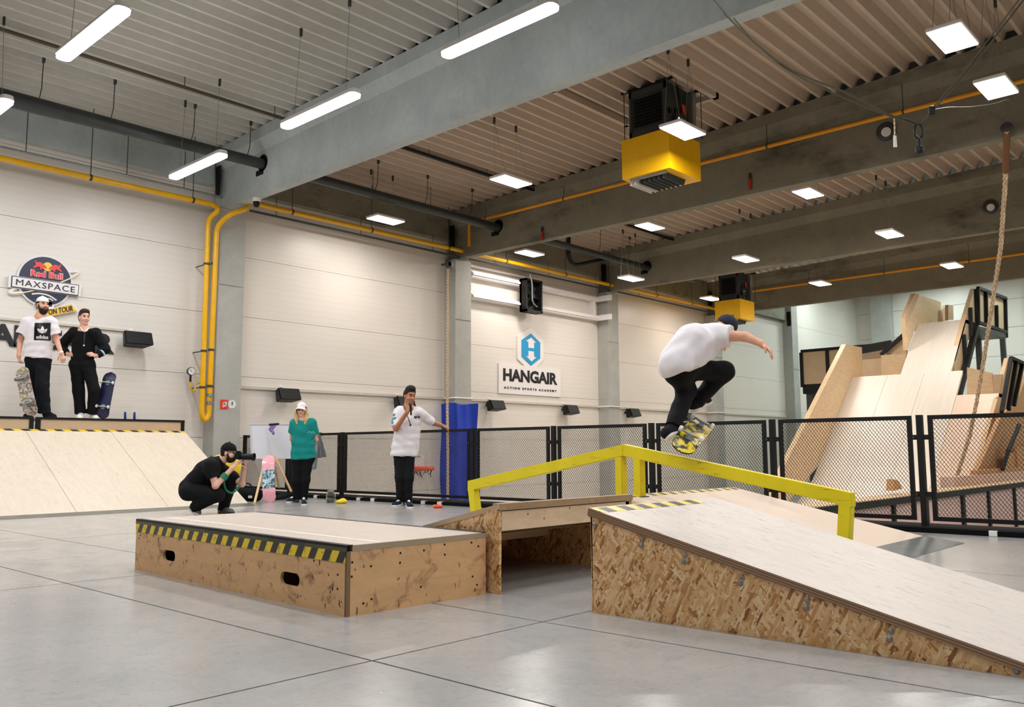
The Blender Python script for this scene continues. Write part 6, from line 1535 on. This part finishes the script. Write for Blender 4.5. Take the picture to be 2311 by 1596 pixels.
# grey jacket over the fence
t = thing('jacket', 'grey jacket hanging on the fence behind the woman', 'jacket', (9.27,13.248,0.967))
M['jacket'] = cloth_mat('grey_jacket', (104, 106, 106)); M['jacket2'] = cloth_mat('light_grey_sweater', (150, 156, 158))
def jk(u, w):
    P0, P1, P2, P3 = (V(p) for p in [(9.26,13.321,1.128),(9.26,13.212,1.134),(9.25,12.983,0.729),(9.25,13.292,0.697)]); p = P0.lerp(P1, u).lerp(P3.lerp(P2, u), w); return p-V((.03*math.sin(u*14)*(.3+w)+.03, 0, 0))
MB().shell(jk, 14, 12, (.02, 0, 0)).build('jacket_body', M['jacket'], t, smooth=True)
def jk2(u, w):
    P0, P1, P2, P3 = (V(p) for p in [(9.24,13.388,1.089),(9.24,13.237,1.11),(9.22,13.243,0.507),(9.22,13.365,0.49)]); p = P0.lerp(P1, u).lerp(P3.lerp(P2, u), w); return p-V((.03*math.sin(u*10+w*3)+.05, 0, 0))
MB().shell(jk2, 10, 14, (.02, 0, 0)).build('sleeve', M['jacket2'], t, smooth=True)
MB().box(((9.3,13.351,1.129)[0]-.06, (9.3,13.351,1.129)[1]-.05, 1.1), (9.36, (9.3,13.351,1.129)[1]+.08, 1.165)).build('collar', M['jacket'], t, bevel=.01)
# jar, yellow lump, orange tube, dark bag, shoes
c = V((8.439,11.738,0))
t = thing('glass_jar', 'clear glass jar with a metal lid on the floor before the fence', 'jar', c)
g = NT('clear_glass'); g.color((.9, .96, .95)).set(.03); g.b.inputs['Transmission Weight'].default_value = 1.0; g.b.inputs['IOR'].default_value = 1.45
MB().lathe(c, [(.05, .002), (.075, .01), (.08, .04), (.08, .12), (.06, .15), (.055, .175), (.05, .175), (.055, .148), (.074, .118), (.074, .04), (.068, .014), (.02, .012)], 18).build('glass', g.m, t, smooth=True)
MB().lathe((c.x, c.y, c.z+.176), [(.058, 0), (.058, .02), (.05, .024)], 16).build('lid', M['zinc'], t)
MB().lathe((c.x, c.y, c.z+.014), [(.05, 0), (.066, .02), (.06, .045), (.02, .05)], 14).build('contents', plain('olive_contents', (120, 112, 50), .6), t, smooth=True)
c = V((8.403,11.404,0)); t = thing('crumpled_bag', 'small crumpled yellow bag on the floor right of the glass jar', 'bag', c)
sdf_mesh('bag_body', [ell(c+ZU*.03, (.09, .06, .035), (CR, CF, ZU), .02, cuts=[(c, -ZU)]), ell(c+ZU*.05+CR*.02, (.05, .04, .03), (CR, CF, ZU), .02)], .007, plain('yellow_plastic', (236, 206, 40), .45), t, .004)
c = V((8.564,9.329,0)); t = thing('orange_tube', 'short orange tube lying on the floor right of the microphone man', 'tube', c)
MB().lathe(c+ZU*.028-CR*.06, [(.02, 0), (.026, .004), (.026, .12), (.02, .124)], 14, CR).build('tube', M['orange'], t, smooth=True); MB().lathe(c+ZU*.028-CR*.066, [(.023, 0), (.023, .03)], 12, CR).build('cap', plain('pale_orange_cap', (250, 150, 90), .5), t)
MB().bar(c+ZU*.055-CR*.03, c+ZU*.055+CR*.0, .016, .006).build('label', M['black'], t)
c = V((7.786,13.183,0)); t = thing('sports_bag', 'dark sports bag at the fence foot behind the photographer', 'bag', c)
sdf_mesh('bag_body', [cap(c+ZU*.12-CR*.16, c+ZU*.11+CR*.16, .115, .11, .05, cuts=[(c+ZU*.0, -ZU)])], .012, M['blackcloth'], t, .005)
MB().tube(smooth_path([c+ZU*.2-CR*.1, c+ZU*.29-CR*.03, c+ZU*.28+CR*.05, c+ZU*.2+CR*.1]), .012, 6).build('handle', M['black'], t); MB().box((c.x-.05, c.y-.17, .06), (c.x+.0, c.y-.13, .10)).build('tag', M['paper'], t)
for (h, e, lb) in (((8.475,13.146,0), (8.219,13.043,0), 'dark shoe left of the feet of the woman, near the pink deck'), ((8.754,13.468,0), (8.566,13.481,0), 'dark shoe behind another one, left of the feet of the woman')):
    t = thing('shoe', lb, 'shoe', h); h, e = V(h), V(e); d = (e-h).normalized()
    sdf_mesh('upper', [cap(h+ZU*.05, h+d*.06+ZU*.05, .04, .042, .02, cuts=[(h+ZU*.02, -ZU)]), cap(h+d*.06+ZU*.045, h+d*.2+ZU*.028, .042, .038, .03, cuts=[(h+ZU*.02, -ZU)])], .008, M['shoe_black'], t)
    sdf_mesh('sole', [cap(h+ZU*.014, h+d*.2+ZU*.014, .044, .042, .02, cuts=[(h+ZU*.022, ZU), (h, -ZU)])], .008, M['black'], t)
# low basketball hoop on the wall beyond the fence
c = V((13.863,15.65,0.405)); t = thing('basketball_hoop', 'small orange basketball hoop beyond the fence, right of the legs of the microphone man', 'hoop', c)
ring = [(c.x+.25*math.cos(2*PI*k/24), c.y+.25*math.sin(2*PI*k/24), c.z) for k in range(25)]; MB().tube(ring, .045, 8).build('rim', M['orange'], t, smooth=True)
for k in range(14):
    a = 2*PI*k/14; b = a+.35; MB().tube([(c.x+.24*math.cos(a), c.y+.24*math.sin(a), c.z-.03), (c.x+.2*math.cos(b), c.y+.2*math.sin(b), c.z-.1-.05*(k % 3))], .008, 4).build('net_cord', M['dark'], t)
MB().box((c.x-.3, 15.93, c.z-.02), (c.x+.3, 15.99, c.z+.32)).build('backboard', M['white'], t); MB().bar((c.x, c.y+.24, c.z), (c.x, 15.94, c.z+.02), .08, .04).build('bracket', M['orange'], t)
for k in range(6): MB().box((c.x-.2+k*.07, 15.922, c.z+.27), (c.x-.17+k*.07, 15.93, c.z+.29)).build('print_mark', M['ink'], t)
